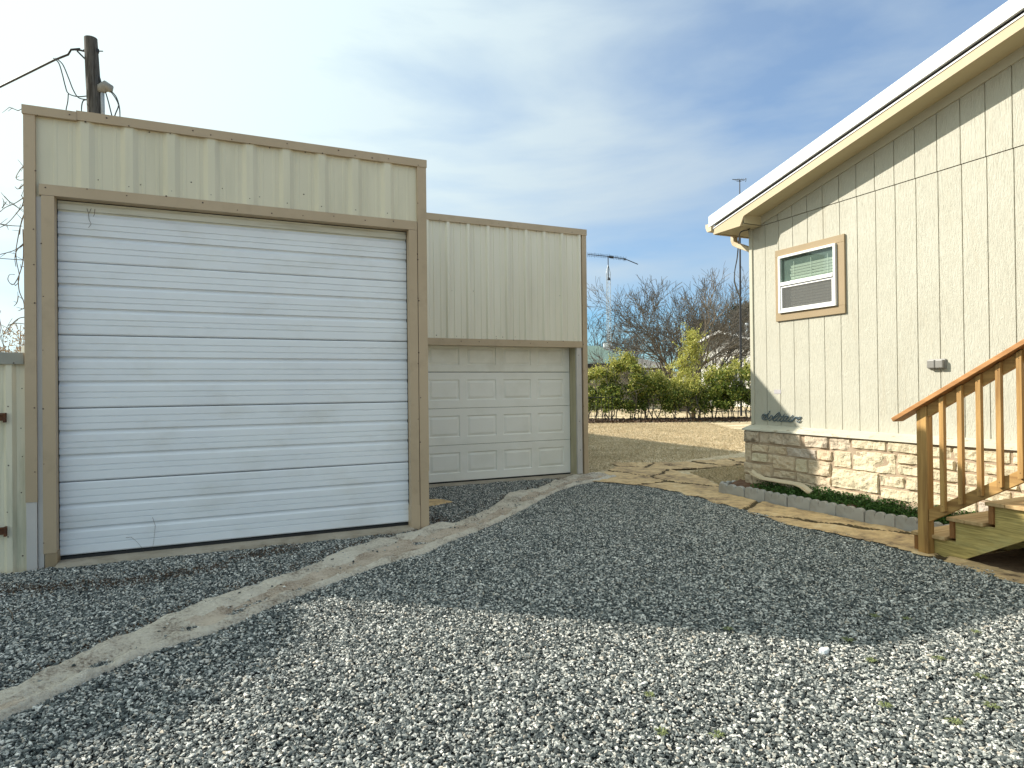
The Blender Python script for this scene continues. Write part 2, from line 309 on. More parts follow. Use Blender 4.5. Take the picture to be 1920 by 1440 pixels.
def rock_group():
    g = bpy.data.node_groups.new('scatter_gravel', 'GeometryNodeTree')
    g.interface.new_socket('Geometry', in_out='INPUT', socket_type='NodeSocketGeometry'); g.interface.new_socket('Geometry', in_out='OUTPUT', socket_type='NodeSocketGeometry')
    return g
def stone_mat():
    m = bpy.data.materials.new('crushed_stone'); m.use_nodes = True; t = m.node_tree; t.nodes.clear(); K = t.links.new
    o = N(t, 'ShaderNodeOutputMaterial'); p = N(t, 'ShaderNodeBsdfPrincipled'); K(p.outputs[0], o.inputs[0]); p.inputs['Roughness'].default_value = .75; p.inputs['Specular IOR Level'].default_value = .3
    oi = N(t, 'ShaderNodeObjectInfo'); r = N(t, 'ShaderNodeValToRGB'); K(oi.outputs['Random'], r.inputs[0])
    e = r.color_ramp.elements; e[0].position = 0; e[0].color = (.026,.030,.029,1); e[1].position = 1; e[1].color = (.82,.78,.69,1)
    for q, c in ((.24,(.070,.082,.079)),(.48,(.155,.167,.157)),(.68,(.32,.325,.295)),(.86,(.60,.585,.53)),(.91,(.42,.36,.28)),(.95,(.62,.60,.55))):
        x = e.new(q); x.color = c4(c)
    tcn = N(t, 'ShaderNodeNewGeometry'); nn = N(t, 'ShaderNodeTexNoise'); nn.inputs['Scale'].default_value = 120; K(tcn.outputs['Position'], nn.inputs[0])
    mm = N(t, 'ShaderNodeMix', data_type='RGBA', blend_type='MULTIPLY'); mm.inputs['Factor'].default_value = .5; K(r.outputs[0], mm.inputs['A'])
    rr = N(t, 'ShaderNodeMapRange'); rr.inputs['From Min'].default_value = .3; rr.inputs['From Max'].default_value = .7; rr.inputs['To Min'].default_value = .5; rr.inputs['To Max'].default_value = 1.5; K(nn.outputs['Fac'], rr.inputs[0])
    cb = N(t, 'ShaderNodeCombineColor'); [K(rr.outputs[0], cb.inputs[i]) for i in range(3)]; K(cb.outputs[0], mm.inputs['B'])
    K(mm.outputs['Result'], p.inputs['Base Color'])
    return m
def scatter_stones(name, poly, density, size, z, m, seed, label, cat, nproto=10):
    me = bpy.data.meshes.new(name); me.from_pydata([(x, y, z) for x, y in poly], [], [tuple(range(len(poly)))])
    bm = bmesh.new(); bm.from_mesh(me)
    for f in bm.faces:
        if f.normal.z < 0: f.normal_flip()
    bmesh.ops.triangulate(bm, faces=bm.faces); bm.to_mesh(me); bm.free()
    me.materials.append(m)
    o = bpy.data.objects.new(name, me); COL.objects.link(o); tag(o, label, cat, kind='stuff')
    g = rock_group(); K = g.links.new
    gi = N(g, 'NodeGroupInput'); go = N(g, 'NodeGroupOutput')
    dp = N(g, 'GeometryNodeDistributePointsOnFaces'); K(gi.outputs[0], dp.inputs['Mesh']); dp.inputs['Density'].default_value = density; dp.inputs['Seed'].default_value = seed
    jn = N(g, 'GeometryNodeJoinGeometry')
    for k in range(nproto):
        ic = N(g, 'GeometryNodeMeshIcoSphere'); ic.inputs['Radius'].default_value = 1; ic.inputs['Subdivisions'].default_value = 1
        sp = N(g, 'GeometryNodeSetPosition'); K(ic.outputs['Mesh'], sp.inputs[0])
        rv = N(g, 'FunctionNodeRandomValue', data_type='FLOAT_VECTOR'); rv.inputs['Min'].default_value = (-.7,-.7,-.7); rv.inputs['Max'].default_value = (.7,.7,.7); rv.inputs['Seed'].default_value = 11+k*7+seed
        K(rv.outputs['Value'], sp.inputs['Offset'])
        ch = N(g, 'GeometryNodeConvexHull'); K(sp.outputs[0], ch.inputs[0])
        tr = N(g, 'GeometryNodeTransform'); K(ch.outputs[0], tr.inputs[0])
        rr = random.Random(k+seed); tr.inputs['Scale'].default_value = (rr.uniform(.8,1.1)*size, rr.uniform(.5,.85)*size, rr.uniform(.35,.65)*size)
        sm = N(g, 'GeometryNodeSetMaterial'); K(tr.outputs[0], sm.inputs[0]); sm.inputs['Material'].default_value = m
        gt = N(g, 'GeometryNodeGeometryToInstance'); K(sm.outputs[0], gt.inputs[0]); K(gt.outputs[0], jn.inputs[0])
    io = N(g, 'GeometryNodeInstanceOnPoints'); io.inputs['Pick Instance'].default_value = True
    K(jn.outputs[0], io.inputs['Instance'])
    ri = N(g, 'FunctionNodeRandomValue', data_type='INT'); ri.inputs[4].default_value = 0; ri.inputs[5].default_value = nproto-1
    K(ri.outputs[2], io.inputs['Instance Index'])
    rr_ = N(g, 'FunctionNodeRandomValue', data_type='FLOAT_VECTOR'); rr_.inputs['Min'].default_value = (-.6,-.6,0); rr_.inputs['Max'].default_value = (.6,.6,6.28); rr_.inputs['Seed'].default_value = 5
    K(rr_.outputs['Value'], io.inputs['Rotation'])
    rs = N(g, 'FunctionNodeRandomValue', data_type='FLOAT'); rs.inputs[2].default_value = .55; rs.inputs[3].default_value = 1.35; rs.inputs['Seed'].default_value = 9
    K(rs.outputs[1], io.inputs['Scale'])
    so = N(g, 'GeometryNodeSetPosition'); K(dp.outputs['Points'], so.inputs[0])
    ro = N(g, 'FunctionNodeRandomValue', data_type='FLOAT_VECTOR'); ro.inputs['Min'].default_value = (0,0,-.004); ro.inputs['Max'].default_value = (0,0,size*.9); ro.inputs['Seed'].default_value = 3
    K(ro.outputs['Value'], so.inputs['Offset']); K(so.outputs[0], io.inputs['Points'])
    K(io.outputs[0], go.inputs[0])
    md = o.modifiers.new('scatter', 'NODES'); md.node_group = g
    return o
MT['stone_bits'] = stone_mat()
GVIS = [(-2.6,0.9),(1.6,0.9),(5.9,0.9)]+[(5.46,2.3),(5.40,2.9),(5.54,3.6),(5.54,4.4),(5.52,5.0),(5.67,5.9),(5.84,7.0),(5.74,7.7),(5.33,8.5),(5.04,8.95),(4.7,9.22),(1.99,9.22),(1.99,6.5),(-2.6,6.5)]
GV2 = [(-2.6,0.9),(5.45,0.9)] + GVIS[3:]
scatter_stones('gravel', jag(GV2, .045, .12, 5), 10500, .0088, .005, MT['stone_bits'], 1, 'loose blue-grey crushed stone covering the drive between the garages and the house', 'gravel')

# rough concrete strip crossing the drive
def strip():
    A = [(-3.4,2.55),(-2.2,3.30),(-1.0,3.95),(-.77,4.30),(-.50,4.62),(-.20,4.98),(.15,5.22),(.52,5.50),(.95,6.02),(1.32,6.30),(1.62,6.38),(1.97,6.66),(2.35,6.70),(2.85,7.15),(3.30,7.75),(3.60,8.22),(4.15,8.35),(4.75,8.95),(5.15,9.22),(5.75,9.45)]
    B = [(-3.2,2.25),(-2.0,2.95),(-.92,3.62),(-.68,3.86),(-.44,4.12),(-.05,4.32),(.35,4.72),(.80,5.06),(1.20,5.34),(1.62,5.53),(1.95,5.85),(2.30,6.10),(2.60,6.34),(3.00,6.72),(3.30,7.00),(3.75,7.45),(4.25,7.95),(4.80,8.35),(5.35,8.55),(5.85,8.80)]
    pts = []
    def dens(P):
        o = []
        for i in range(len(P)-1):
            for j in range(16):
                o.append(Vector(P[i]).lerp(Vector(P[i+1]), j/16))
        o.append(Vector(P[-1])); return o
    a, b = dens(A), dens(B); m = MB(); nx = 28
    for i in range(len(a)):
        for j in range(nx+1):
            t = j/nx; p = a[i].lerp(b[i], t)
            e = min(t, 1-t)*2
            q = noise.noise(Vector((p.x*7, p.y*7, 1)))*.02 + noise.noise(Vector((p.x*22, p.y*22, 4)))*.008
            if j in (0, nx):
                d = noise.noise(Vector((p.x*4, p.y*4, 9+j)))*(.08 if j == 0 else .03) + noise.noise(Vector((p.x*15, p.y*15, 3+j)))*(.05 if j == 0 else .015); p = p + Vector((-.5, .8))*d
            z = -.01 + .05*min(1, e*4)**.6 + q*1.4*min(1, e*4) - .020*math.exp(-((t-.68)/.13)**4) + .006*math.exp(-((t-.92)/.05)**2)
            m.v.append((p.x, p.y, z))
    for i in range(len(a)-1):
        for j in range(nx):
            k = i*(nx+1)+j; tt = (j+.5)/nx; cx_, cy_ = m.v[k][0], m.v[k][1]
            nn1 = noise.noise(Vector((cx_*1.6, cy_*1.6, 2)))*.16+noise.noise(Vector((cx_*7, cy_*7, 5)))*.07
            m.f.append((k, k+nx+1, k+nx+2, k+1)); m.m.append(1 if .50+nn1 < tt < .86+nn1*.3 and noise.noise(Vector((cx_*.9, cy_*.9, 8))) > -.25 else 0)
    o = m.build('concrete_strip', [MT['strip'], MT['sand']], smooth=True); o['kind'] = 'structure'
strip()

scatter_stones('gravel', [(-1.02,3.72),(-.6,4.25),(.3,4.9),(1.2,5.6),(2.2,6.25),(3.3,7.2),(4.6,8.4),(4.5,8.7),(3.2,7.75),(2.3,6.7),(1.2,6.1),(.3,5.2),(-.4,4.75),(-1.1,4.15)], 70, .0095, .036, MT['stone_bits'], 23, 'stray gravel stones kicked up onto the rough concrete strip', 'gravel')
# sandstone flag path beside the drive and up towards the lawn
def flags():
    def slab_field(name, outline, seed, cell, z, hh):
        r = random.Random(seed)
        xs = [p[0] for p in outline]; ys = [p[1] for p in outline]
        def inside(x, y):
            c = False; n = len(outline)
            for i in range(n):
                x1, y1 = outline[i]; x2, y2 = outline[(i+1) % n]
                if (y1 > y) != (y2 > y) and x < (x2-x1)*(y-y1)/(y2-y1)+x1: c = not c
            return c
        pts = []
        for _ in range(4000):
            x, y = r.uniform(min(xs), max(xs)), r.uniform(min(ys), max(ys))
            if inside(x, y) and all((x-a)**2*1.6+(y-b)**2*.6 > cell**2 for a, b in pts): pts.append((x, y))
        m = MB(); st = .022
        nx_ = int((max(xs)-min(xs))/st)+1; ny_ = int((max(ys)-min(ys))/st)+1; idx = {}; crack = {}
        for i in range(nx_+1):
            for j in range(ny_+1):
                x, y = min(xs)+i*st, min(ys)+j*st
                if not inside(x, y): continue
                wx = x+noise.noise(Vector((x*3,y*3,seed)))*.09; wy = y+noise.noise(Vector((x*3,y*3,seed+5)))*.09
                ds = sorted(((math.hypot((wx-a)*1.26, (wy-b)*.78), k) for k, (a, b) in enumerate(pts)))[:2]
                gap = ds[1][0]-ds[0][0] if len(ds) > 1 else 1
                k = ds[0][1]
                hz = z + hh*min(1, max(0, gap-.020)/.05) + (math.sin(k*12.9)*.008) + noise.noise(Vector((x*6,y*2.5,k)))*.016 + noise.noise(Vector((x*22,y*11,k)))*.007
                idx[(i,j)] = len(m.v); m.v.append((x, y, hz)); crack[len(m.v)-1] = gap < .05
        for (i, j), a in idx.items():
            q = [idx.get((i+1,j)), idx.get((i+1,j+1)), idx.get((i,j+1))]
            if None not in q: m.f.append((a, q[0], q[1], q[2])); m.m.append(1 if (crack[a]+crack[q[1]]) else 0)
        o = m.build(name, [MT['flag'], MT['crack']], smooth=True, recalc=False); o['kind'] = 'structure'
    slab_field('flagstone_path', jag([(5.28,1.8),(5.36,3.0),(5.46,3.6),(5.46,4.4),(5.42,5.0),(5.55,5.9),(5.72,7.1),(5.62,7.8),(5.22,8.5),(5.6,9.0),(6.5,9.9),(7.2,9.3),(7.0,8.1),(6.55,7.1),(6.22,6.9),(6.22,3.55),(5.72,3.45),(5.66,3.0),(5.60,1.8)], .03, .2, 2), 4, 1.05, -.005, .020)
    slab_field('flagstone_walk', jag([(6.6,9.6),(7.9,9.1),(9.8,9.3),(9.8,10.1),(8.2,10.1),(6.9,10.7)], .06, .25, 6), 9, .8, -.030, .022)
    slab_field('flagstone_pad', jag([(8.2,8.2),(9.4,8.5),(10.5,9.0),(10.7,10.6),(9.9,10.0),(8.8,9.1)], .06, .25, 8), 12, .8, -.030, .022)
flags()
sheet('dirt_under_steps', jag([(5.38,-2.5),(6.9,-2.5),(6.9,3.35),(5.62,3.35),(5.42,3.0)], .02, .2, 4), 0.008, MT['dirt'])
m = MB()
def slab(cx, cy, rx, ry, h, seed, z0=-.01):
    r = random.Random(seed); n = 14; mm = MB(); top = []; bot = []
    for i in range(n):
        a = 2*math.pi*i/n; k = r.uniform(.8, 1.15)
        top.append((cx+rx*k*math.cos(a)*.96, cy+ry*k*math.sin(a)*.96, z0+h+r.uniform(-.003,.003))); bot.append((cx+rx*k*math.cos(a), cy+ry*k*math.sin(a), z0))
    mm.add(top+bot, [tuple(range(n)), tuple(range(2*n-1,n-1,-1))]+[(i, i+n, (i+1)%n+n, (i+1)%n) for i in range(n)])
    return mm
tag(slab(2.33, 8.0, .36, .24, .035, 3).build('flat_stone', MT['flag'], bevel=.006), 'flat tan stone lying in the gravel by the smaller garage door', 'stone')
tag(slab(-.82, 3.05, .07, .045, .045, 5).build('flat_stone', MT['roof_white'], bevel=.008), 'small white stone lying on dark gravel at the bottom left', 'stone')
tag(slab(3.02, 2.52, .035, .025, .04, 9).build('flat_stone', MT['roof_white'], bevel=.008), 'small white stone in the gravel at the edge of the garage shadow', 'stone')

# ------------------------------------------------------------------ ribbed metal panels
def ribbed(m, x0, x1, yf, zf0, zf1, ribs, rw=.05, tw=.028, h=.028, minor=2, mi=0, mh=.006):
    """panel facing -Y; ribs = list of x centres"""
    prof = [(x0, 0.0)]
    rs = sorted(ribs); xs_minor = []
    for i in range(len(rs)-1):
        for k in range(minor): xs_minor.append(rs[i]+(rs[i+1]-rs[i])*(k+1)/(minor+1))
    if rs:
        d = .33
        for k in range(minor):
            xs_minor += [rs[0]-d*(k+1)/(minor+1), rs[-1]+d*(k+1)/(minor+1)]
    ev = [(r, 1) for r in rs]+[(x, 0) for x in xs_minor]
    for x, big in sorted(ev):
        if big: seg = [(x-rw, 0), (x-tw, h), (x+tw, h), (x+rw, 0)]
        else: seg = [(x-.016, 0), (x-.010, mh), (x+.010, mh), (x+.016, 0)]
        if seg[0][0] <= x0+.002 or seg[-1][0] >= x1-.002: continue
        prof += seg
    prof.append((x1, 0.0))
    n = len(prof); zs = [zf0, zf1]
    vs = [(x, yf-d, z) for z in zs for x, d in prof]
    m.add(vs, [(i, i+1, n+i+1, n+i) for i in range(n-1)], mi)

def screws(m, xs, zs, y, mi, seed=0, jit=.01):
    r = random.Random(seed)
    for x in xs:
        for z in zs: m.screw(x+r.uniform(-jit, jit), y, z+r.uniform(-jit, jit), 1, mi, r=r.uniform(.005, .009))

# ------------------------------------------------------------------ big garage
gb = thing('garage', (0.2, 6.6, 0), 'taller cream metal garage with the wide white ribbed overhead door and tan trim', 'garage')
XL, XR, YG, ZT = -1.56, 1.966, 6.6, 3.955
m = MB()
ribs = [-1.122+.334*k for k in range(9)]
ribbed(m, -1.50, 1.90, YG, 3.2, 3.90, ribs, rw=.070, tw=.030, h=.028, mh=.003)
ribbed(m, -1.50, -1.36, YG, 0.03, 3.2, [])
ribbed(m, 1.775, 1.90, YG, 0.03, 3.2, [])
screws(m, ribs[1:], (3.34,), YG-.026, 1, 3, .006); screws(m, [r+.12 for r in ribs[:6]], (3.42,), YG, 1, 4, .05)
m.build('wall_cladding', [MT['clad'], MT['screw']], gb, recalc=False)
m = MB(); m.box(XL+.02, XL+.06, YG+.06, 15.5, 0, 3.85); m.build('side_wall', MT['clad'], gb)
m = MB(); m.box(XR-.06, XR-.02, YG+.06, 15.5, 0, 3.85); m.build('side_wall', MT['clad'], gb)
m = MB(); m.box(XL+.06, XR-.06, 15.4, 15.48, 0, 3.6); m.build('rear_wall', MT['clad'], gb)
m = MB(); m.prism([(YG+.05, 3.84), (YG+.05, 3.88), (15.6, 3.65), (15.6, 3.61)], 0, XL+.01, XR-.01); m.build('roof', MT['galv'], gb)
m = MB(); m.box(XL+.06, XR-.06, YG+.30, YG+.34, 0, 3.84); m.build('inner_partition', MT['inside'], gb)
# trims
def trim(parent, name, boxes, mt='trim', sc=(), bevel=.004):
    m = MB()
    for b in boxes: m.box(*b)
    r = random.Random(len(boxes)*7+int(boxes[0][0]*100))
    for x, y, z in sc: m.screw(x+r.uniform(-.01,.01), y, z+r.uniform(-.04,.04), 1, 1, r=r.uniform(.005,.009))
    o = m.build(name, [MT[mt], MT['screw']], parent)
    return o
trim(gb, 'corner_trim', [(XL, XL+.082, YG-.035, YG+.10, .575, 3.868)], sc=[(XL+.075, YG-.036, z) for z in (.85, 1.35, 2.3, 2.62, 2.9, 3.4)])
trim(gb, 'corner_trim', [(XL+.004, XL+.078, YG-.030, YG+.10, -.02, .580)], 'pale_trim')
trim(gb, 'corner_trim', [(XR-.10, XR, YG-.035, YG+.10, .62, 3.876)], sc=[(XR-.095, YG-.036, z) for z in (.9, 1.4, 1.9, 2.4, 2.9, 3.5)])
trim(gb, 'corner_trim', [(XR-.097, XR-.003, YG-.031, YG+.10, -.02, .625)])
trim(gb, 'cap_trim', [(XL-.008, -1.18, YG-.045, YG+.13, 3.868, ZT-.012)], sc=[(-1.45, YG-.046, 3.885), (-1.22, YG-.046, 3.885)])
trim(gb, 'cap_trim', [(-1.182, XR+.006, YG-.042, YG+.13, 3.874, ZT)], sc=[(x, YG-.043, 3.89) for x in [-1.12+.334*k for k in range(10)]+[-.95+.334*k for k in range(8)]])
trim(gb, 'header_trim', [(-1.452, 1.858, YG-.040, YG+.09, 3.192, 3.285)], sc=[(-1.40+.30*k, YG-.041, 3.26-.01*(k % 2)) for k in range(11)])
trim(gb, 'jamb_trim', [(-1.437, -1.345, YG-.038, YG+.09, .13, 3.190)], sc=[(-1.435, YG-.036, z) for z in (.22, .9, 1.4, 1.9, 2.3, 2.75)])
trim(gb, 'jamb_trim', [(-1.427, -1.340, YG-.033, YG+.09, -.02, .135)], 'trim2')
trim(gb, 'jamb_trim', [(1.768, 1.858, YG-.038, YG+.09, .25, 3.190)], sc=[(1.855, YG-.036, z) for z in (.5, 1.2, 1.8, 2.5, 2.9)])
trim(gb, 'jamb_trim', [(1.765, 1.862, YG-.041, YG+.09, -.02, .26)])
trim(gb, 'closure_strip', [(-1.478, -1.438, YG-.012, YG+.05, -.02, 3.18)], 'pale_trim')
# ribbed sectional door
bd = MB(); bd.v = []
door = thing_door = bpy.data.objects.new('garage_door', None); COL.objects.link(door); door.parent = gb; ORIG[door] = ORIG[gb]
YD = YG+.075
def door_profile():
    """list of (z fraction, inward depth) across one section from its top to its bottom"""
    P = [(0.0, .022), (.006, .006), (.02, 0)]
    def thin(f): return [(f-.010, 0), (f-.006, .009), (f+.004, .009), (f+.010, 0)]
    def strong(f): return [(f-.014, 0), (f-.011, .026), (f+.010, .024), (f+.060, 0)]
    for a, b in ((.114, .207), (.464, .543), (.786, .864)):
        P += thin(a)+thin(b)
        if b < .8: P += strong({.207: .304, .543: .636}[b])
    P += [(.975, 0), (.990, .006), (1.0, .022)]
    return P
def section(zt, zb, mi_, zmax=None):
    m = MB(); P = door_profile(); x0, x1 = -1.345, 1.768
    pts = [(zt+(zb-zt)*f, d) for f, d in P]
    if zmax: pts = [p for p in pts if p[0] < zmax]
    n = len(pts)
    NX = 24
    vs = []
    for i in range(NX+1):
        x = x0+(x1-x0)*i/NX
        for z, d in pts:
            vs.append((x, YD+d+noise.noise(Vector((x*1.1, z*2.2, 3)))*.0025, z))
    for i in range(NX):
        for k in range(n-1): m.add([vs[i*n+k], vs[(i+1)*n+k], vs[(i+1)*n+k+1], vs[i*n+k+1]], [(0,1,2,3)], 1 if pts[k+1][0] > 3.075 else 0)
    m.add([(x0, YD+.012, pts[0][0]), (x1, YD+.012, pts[0][0]), (x1, YD+.05, pts[0][0]), (x0, YD+.05, pts[0][0])], [(0,1,2,3)])
    return m.build('door_section', [MT[mi_], MT['door_dirty']], door, recalc=False)
Z0, SH = .066, .6465
for k in range(4): section(Z0+SH*(k+1), Z0+SH*k+.003, 'door')
section(Z0+SH*4+SH, Z0+SH*4, 'door', 3.30)
m = MB(); m.box(-1.34, 1.765, YD+.002, YD+.03, .038, .064); m.build('door_seal', MT['black'], door)
m = MB(); m.box(-1.40, -1.343, YD-.02, YD+.02, .04, 3.2); m.box(1.766, 1.83, YD-.02, YD+.02, .04, 3.2); m.box(-1.34,1.77,YD-.004,YD+.02,3.185,3.26); m.build('weather_strip', MT['black'], door)
# dry twigs stuck to the face of the door
def twig(pts, r, name, mt, label, cat, group=None, n=4):
    m = MB()
    for p in pts: m.tube(p, [r*(1-.5*i/len(p)) for i in range(len(p))], n)
    return tag(m.build(name, MT[mt], recalc=False), label, cat, group)
def onY(px, py, Y):
    d = fw + cr*((px-960)/F) - cu*((py-720)/F); t = Y/d.y; return Vector((0,0,CAMH))+d*t
def onX(px, py, X):
    d = fw + cr*((px-960)/F) - cu*((py-720)/F); t = X/d.x; return Vector((0,0,CAMH))+d*t
tw = lambda L_, Y: [onY(a, b, Y) for a, b in L_]
yt = YD-.004
twig([tw([(163,391),(166,400),(167,412),(171,420),(166,427)], yt), tw([(171,391),(167,400)], yt), tw([(178,392),(177,402),(175,406)], yt)], .0022, 'dry_vine', 'twig', 'dry vine twig clinging to the top left of the white ribbed door', 'vine')
twig([tw([(236,1008),(246,1007),(256,1015),(270,1032)], yt), tw([(286,970),(291,985),(290,1000),(286,1030)], yt)], .0014, 'dry_vine', 'twig', 'thin dry stems against the bottom left of the white ribbed door', 'vine')
# sill slab
m = MB(); n = 30
for i in range(n+1):
    x = -1.34+3.12*i/n; y = YG-.10+noise.noise(Vector((x*2, 0, 0)))*.03
    m.v += [(x, y-.03, -.03), (x, y, .030), (x, YG+.09, .040), (x, YG+.09, -.03)]
for i in range(n):
    for k in range(3): m.f.append((i*4+k, i*4+4+k, i*4+5+k, i*4+1+k)); m.m.append(0)
m.build('concrete_sill', MT['concrete'], gb)

# ------------------------------------------------------------------ small garage
gs = thing('garage', (3.8, 9.29, 0), 'lower set-back cream metal garage with the off-white panelled door', 'garage')
YS, XS0, XS1, ZS = 9.29, 1.97, 5.568, 4.165
m = MB(); ribs = [2.783+.332*k for k in range(9)]+[2.783-.332, 2.783-.664]
ribbed(m, XS0, 5.49, YS, 2.24, 4.08, ribs, rw=.040, tw=.018, h=.036, mh=.010)
screws(m, [2.83+.332*k*.98 for k in range(8)], (3.05,), YS, 1, 8, .05); screws(m, [2.80+.11*k for k in range(24)], (2.31,), YS-.004, 1, 5, .01)
m.build('wall_cladding', [MT['clad2'], MT['screw']], gs, recalc=False)
m = MB(); m.box(XS1-.06, XS1-.02, YS+.06, 23.4, 0, 4.06); m.build('side_wall', MT['clad2'], gs)  # unseen rear length stretched back so its shadow covers the lawn
m = MB(); m.box(XS0, XS1-.06, 23.3, 23.38, 0, 4.0); m.build('rear_wall', MT['clad2'], gs)
m = MB(); m.prism([(YS+.05, 4.05), (YS+.05, 4.12), (23.5, 4.12), (23.5, 4.05)], 0, XS0, XS1-.01); m.build('roof', MT['galv'], gs)
trim(gs, 'cap_trim', [(XS0+.01, XS1+.006, YS-.045, YS+.12, 4.065, ZS)], sc=[(2.3+.332*k, YS-.046, 4.08) for k in range(10)])
trim(gs, 'corner_trim', [(XS1-.085, XS1, YS-.035, YS+.10, .86, 4.066)], sc=[(XS1-.08, YS-.036, z) for z in (1.2, 1.8, 2.2, 2.9)])
trim(gs, 'corner_trim', [(XS1-.082, XS1-.003, YS-.031, YS+.10, -.02, .865)])
trim(gs, 'header_trim', [(XS0+.01, 5.47, YS-.038, YS+.12, 2.165, 2.27)], sc=[(2.4+.30*k, YS-.039, 2.25) for k in range(10)])
trim(gs, 'jamb_trim', [(5.365, 5.455, YS-.022, YS+.02, .04, 2.163)], 'pale_trim', sc=[(5.41, YS-.023, z) for z in (.4, .9, 1.5, 2.0)])
m = MB(); m.box(5.358, 5.44, YS+.022, YS+.24, .03, 2.20); m.box(XS0+.02, 5.355, YS+.122, YS+.24, 2.17, 2.25); m.build('door_reveal', MT['reveal'], gs)
YD2 = YS+.215
door2 = bpy.data.objects.new('garage_door', None); COL.objects.link(door2); door2.parent = gs; ORIG[door2] = ORIG[gs]
def raised_section(z0, z1, x0, x1, mt):
    """sheet with raised rectangular panels"""
    m = MB()
    cols = [(2.213, 2.728), (2.85, 3.36), (3.478, 3.99), (4.108, 4.62), (4.736, 5.236)]
    hgt = z1-z0; pz0, pz1 = z0+.125*1.0, z1-.115
    if z1 > 2.2: pz0, pz1 = z0+.105, 2.155
    # build as a grid of x breaks and z breaks with depth levels
    def lev(x, z):
        for a, b in cols:
            if a < x < b and pz0 < z < pz1:
                e = min(x-a, b-x, z-pz0, pz1-z)
                if e < .012: return .0135*(e/.012)
                if e < .022: return .0135
                if e < .055: return .0135-(e-.022)/.033*.012
                return .001
        return 0
    xb = [x0, x1]
    for a, b in cols: xb += [a, a+.012, a+.022, a+.055, b-.055, b-.022, b-.012, b]
    zb = [z0, z0+.006, z1-.006, z1, pz0, pz0+.012, pz0+.022, pz0+.055, pz1-.055, pz1-.022, pz1-.012, pz1]
    xb = sorted(x for x in xb if x0 <= x <= x1); zb = sorted(set(z for z in zb if z0 <= z <= z1))
    nz = len(zb)
    vs = []
    for x in xb:
        for z in zb:
            d = lev(x, z)
            if z <= z0+1e-6 or z >= z1-1e-6: d = .010
            vs.append((x, YD2+d, z))
    m.add(vs, [(i*nz+k, (i+1)*nz+k, (i+1)*nz+k+1, i*nz+k+1) for i in range(len(xb)-1) for k in range(nz-1)])
    return m.build('door_section', MT[mt], door2, recalc=False)
zz = [.036, .606, 1.186, 1.756, 2.33]
for k in range(3): raised_section(zz[k], zz[k+1]-.003, 2.09, 5.352, 'door2')
raised_section(zz[3]+.004, zz[4], 2.09, 5.352, 'door2_dirty')
m = MB(); m.box(2.09, 5.352, YD2+.03, YD2+.05, .0, 2.3); m.box(2.09, 5.355, YD2+.004, YD2+.028, .008, .034); m.build('door_seal', MT['black'], door2)
m = MB(); n = 30
for i in range(n+1):
    x = 2.0+3.36*i/n; y = YS-.06+noise.noise(Vector((x*2, 4, 0)))*.03
    m.v += [(x, y-.03, -.03), (x, y, .012), (x, YD2+.06, .016), (x, YD2+.06, -.03)]
for i in range(n):
    for k in range(3): m.f.append((i*4+k, i*4+4+k, i*4+5+k, i*4+1+k)); m.m.append(0)
m.build('concrete_sill', MT['concrete'], gs)

# ------------------------------------------------------------------ gate at the left
gt = thing('gate', (-2.4, 6.66, 0), 'corrugated cream metal gate with grey top rail left of the taller garage', 'gate')
m = MB(); YF = 6.66
ribbed(m, -2.95, -1.575, YF, -.03, 1.80, [-1.685-.24*k for k in range(5)], rw=.045, tw=.02, h=.03, minor=1)
screws(m, [-1.60], (.12, .65, 1.2, 1.55, .95), YF, 1, 7, .012)
screws(m, [-1.70], (.5, 1.4, .9, .3), YF-.03, 1, 9, .012)
m.build('gate_panel', [MT['clad3'], MT['screw']], gt, recalc=False)
m = MB(); m.box(-2.95, -1.578, YF-.045, YF+.03, 1.745, 1.845)
screws(m, [-1.64, -1.74, -1.95, -2.2], (1.77,), YF-.046, 1, 7, .02)
m.build('top_rail', [mat('dull_grey_metal', (.36,.35,.30), (.29,.28,.24), 4, rough=.5), MT['screw']], gt, bevel=.003)
for z in (1.30, .345):
    m = MB(); m.box(-1.80, -1.712, YF-.06, YF-.032, z-.03, z+.02); m.box(-1.716, -1.70, YF-.075, YF-.032, z-.045, z+.035); m.box(-1.80,-1.70,YF-.078,YF-.066,z+.022,z+.035)
    m.build('hinge', MT['rust'], gt)
m = MB(); m.box(-3.02, -2.955, YF-.02, YF+.06, -.05, 1.86); m.build('gate_post', MT['galv'], gt)
# fence panel continuing out of frame
fn = thing('metal_fence', (-5, 6.66, 0), 'cream corrugated metal fence continuing left of the gate', 'fence')
m = MB(); ribbed(m, -7.5, -3.03, YF, -.03, 1.80, [-3.2-.24*k for k in range(18)], rw=.045, tw=.02, h=.03, minor=1); m.build('fence_panel', MT['clad3'], fn, recalc=False)
wp = MB(); wp.box(-2.02+.03, -1.93, 8.1, 8.16, 0, 2.04); 
wp = MB(); q = at(47, 650, 7.0); wp.box(q.x-.03, q.x+.03, q.y-.03, q.y+.03, 0, 2.02); tag(wp.build('fence_post', MT['white'], bevel=.004), 'white post rising behind the corrugated gate beside the tall garage', 'post')

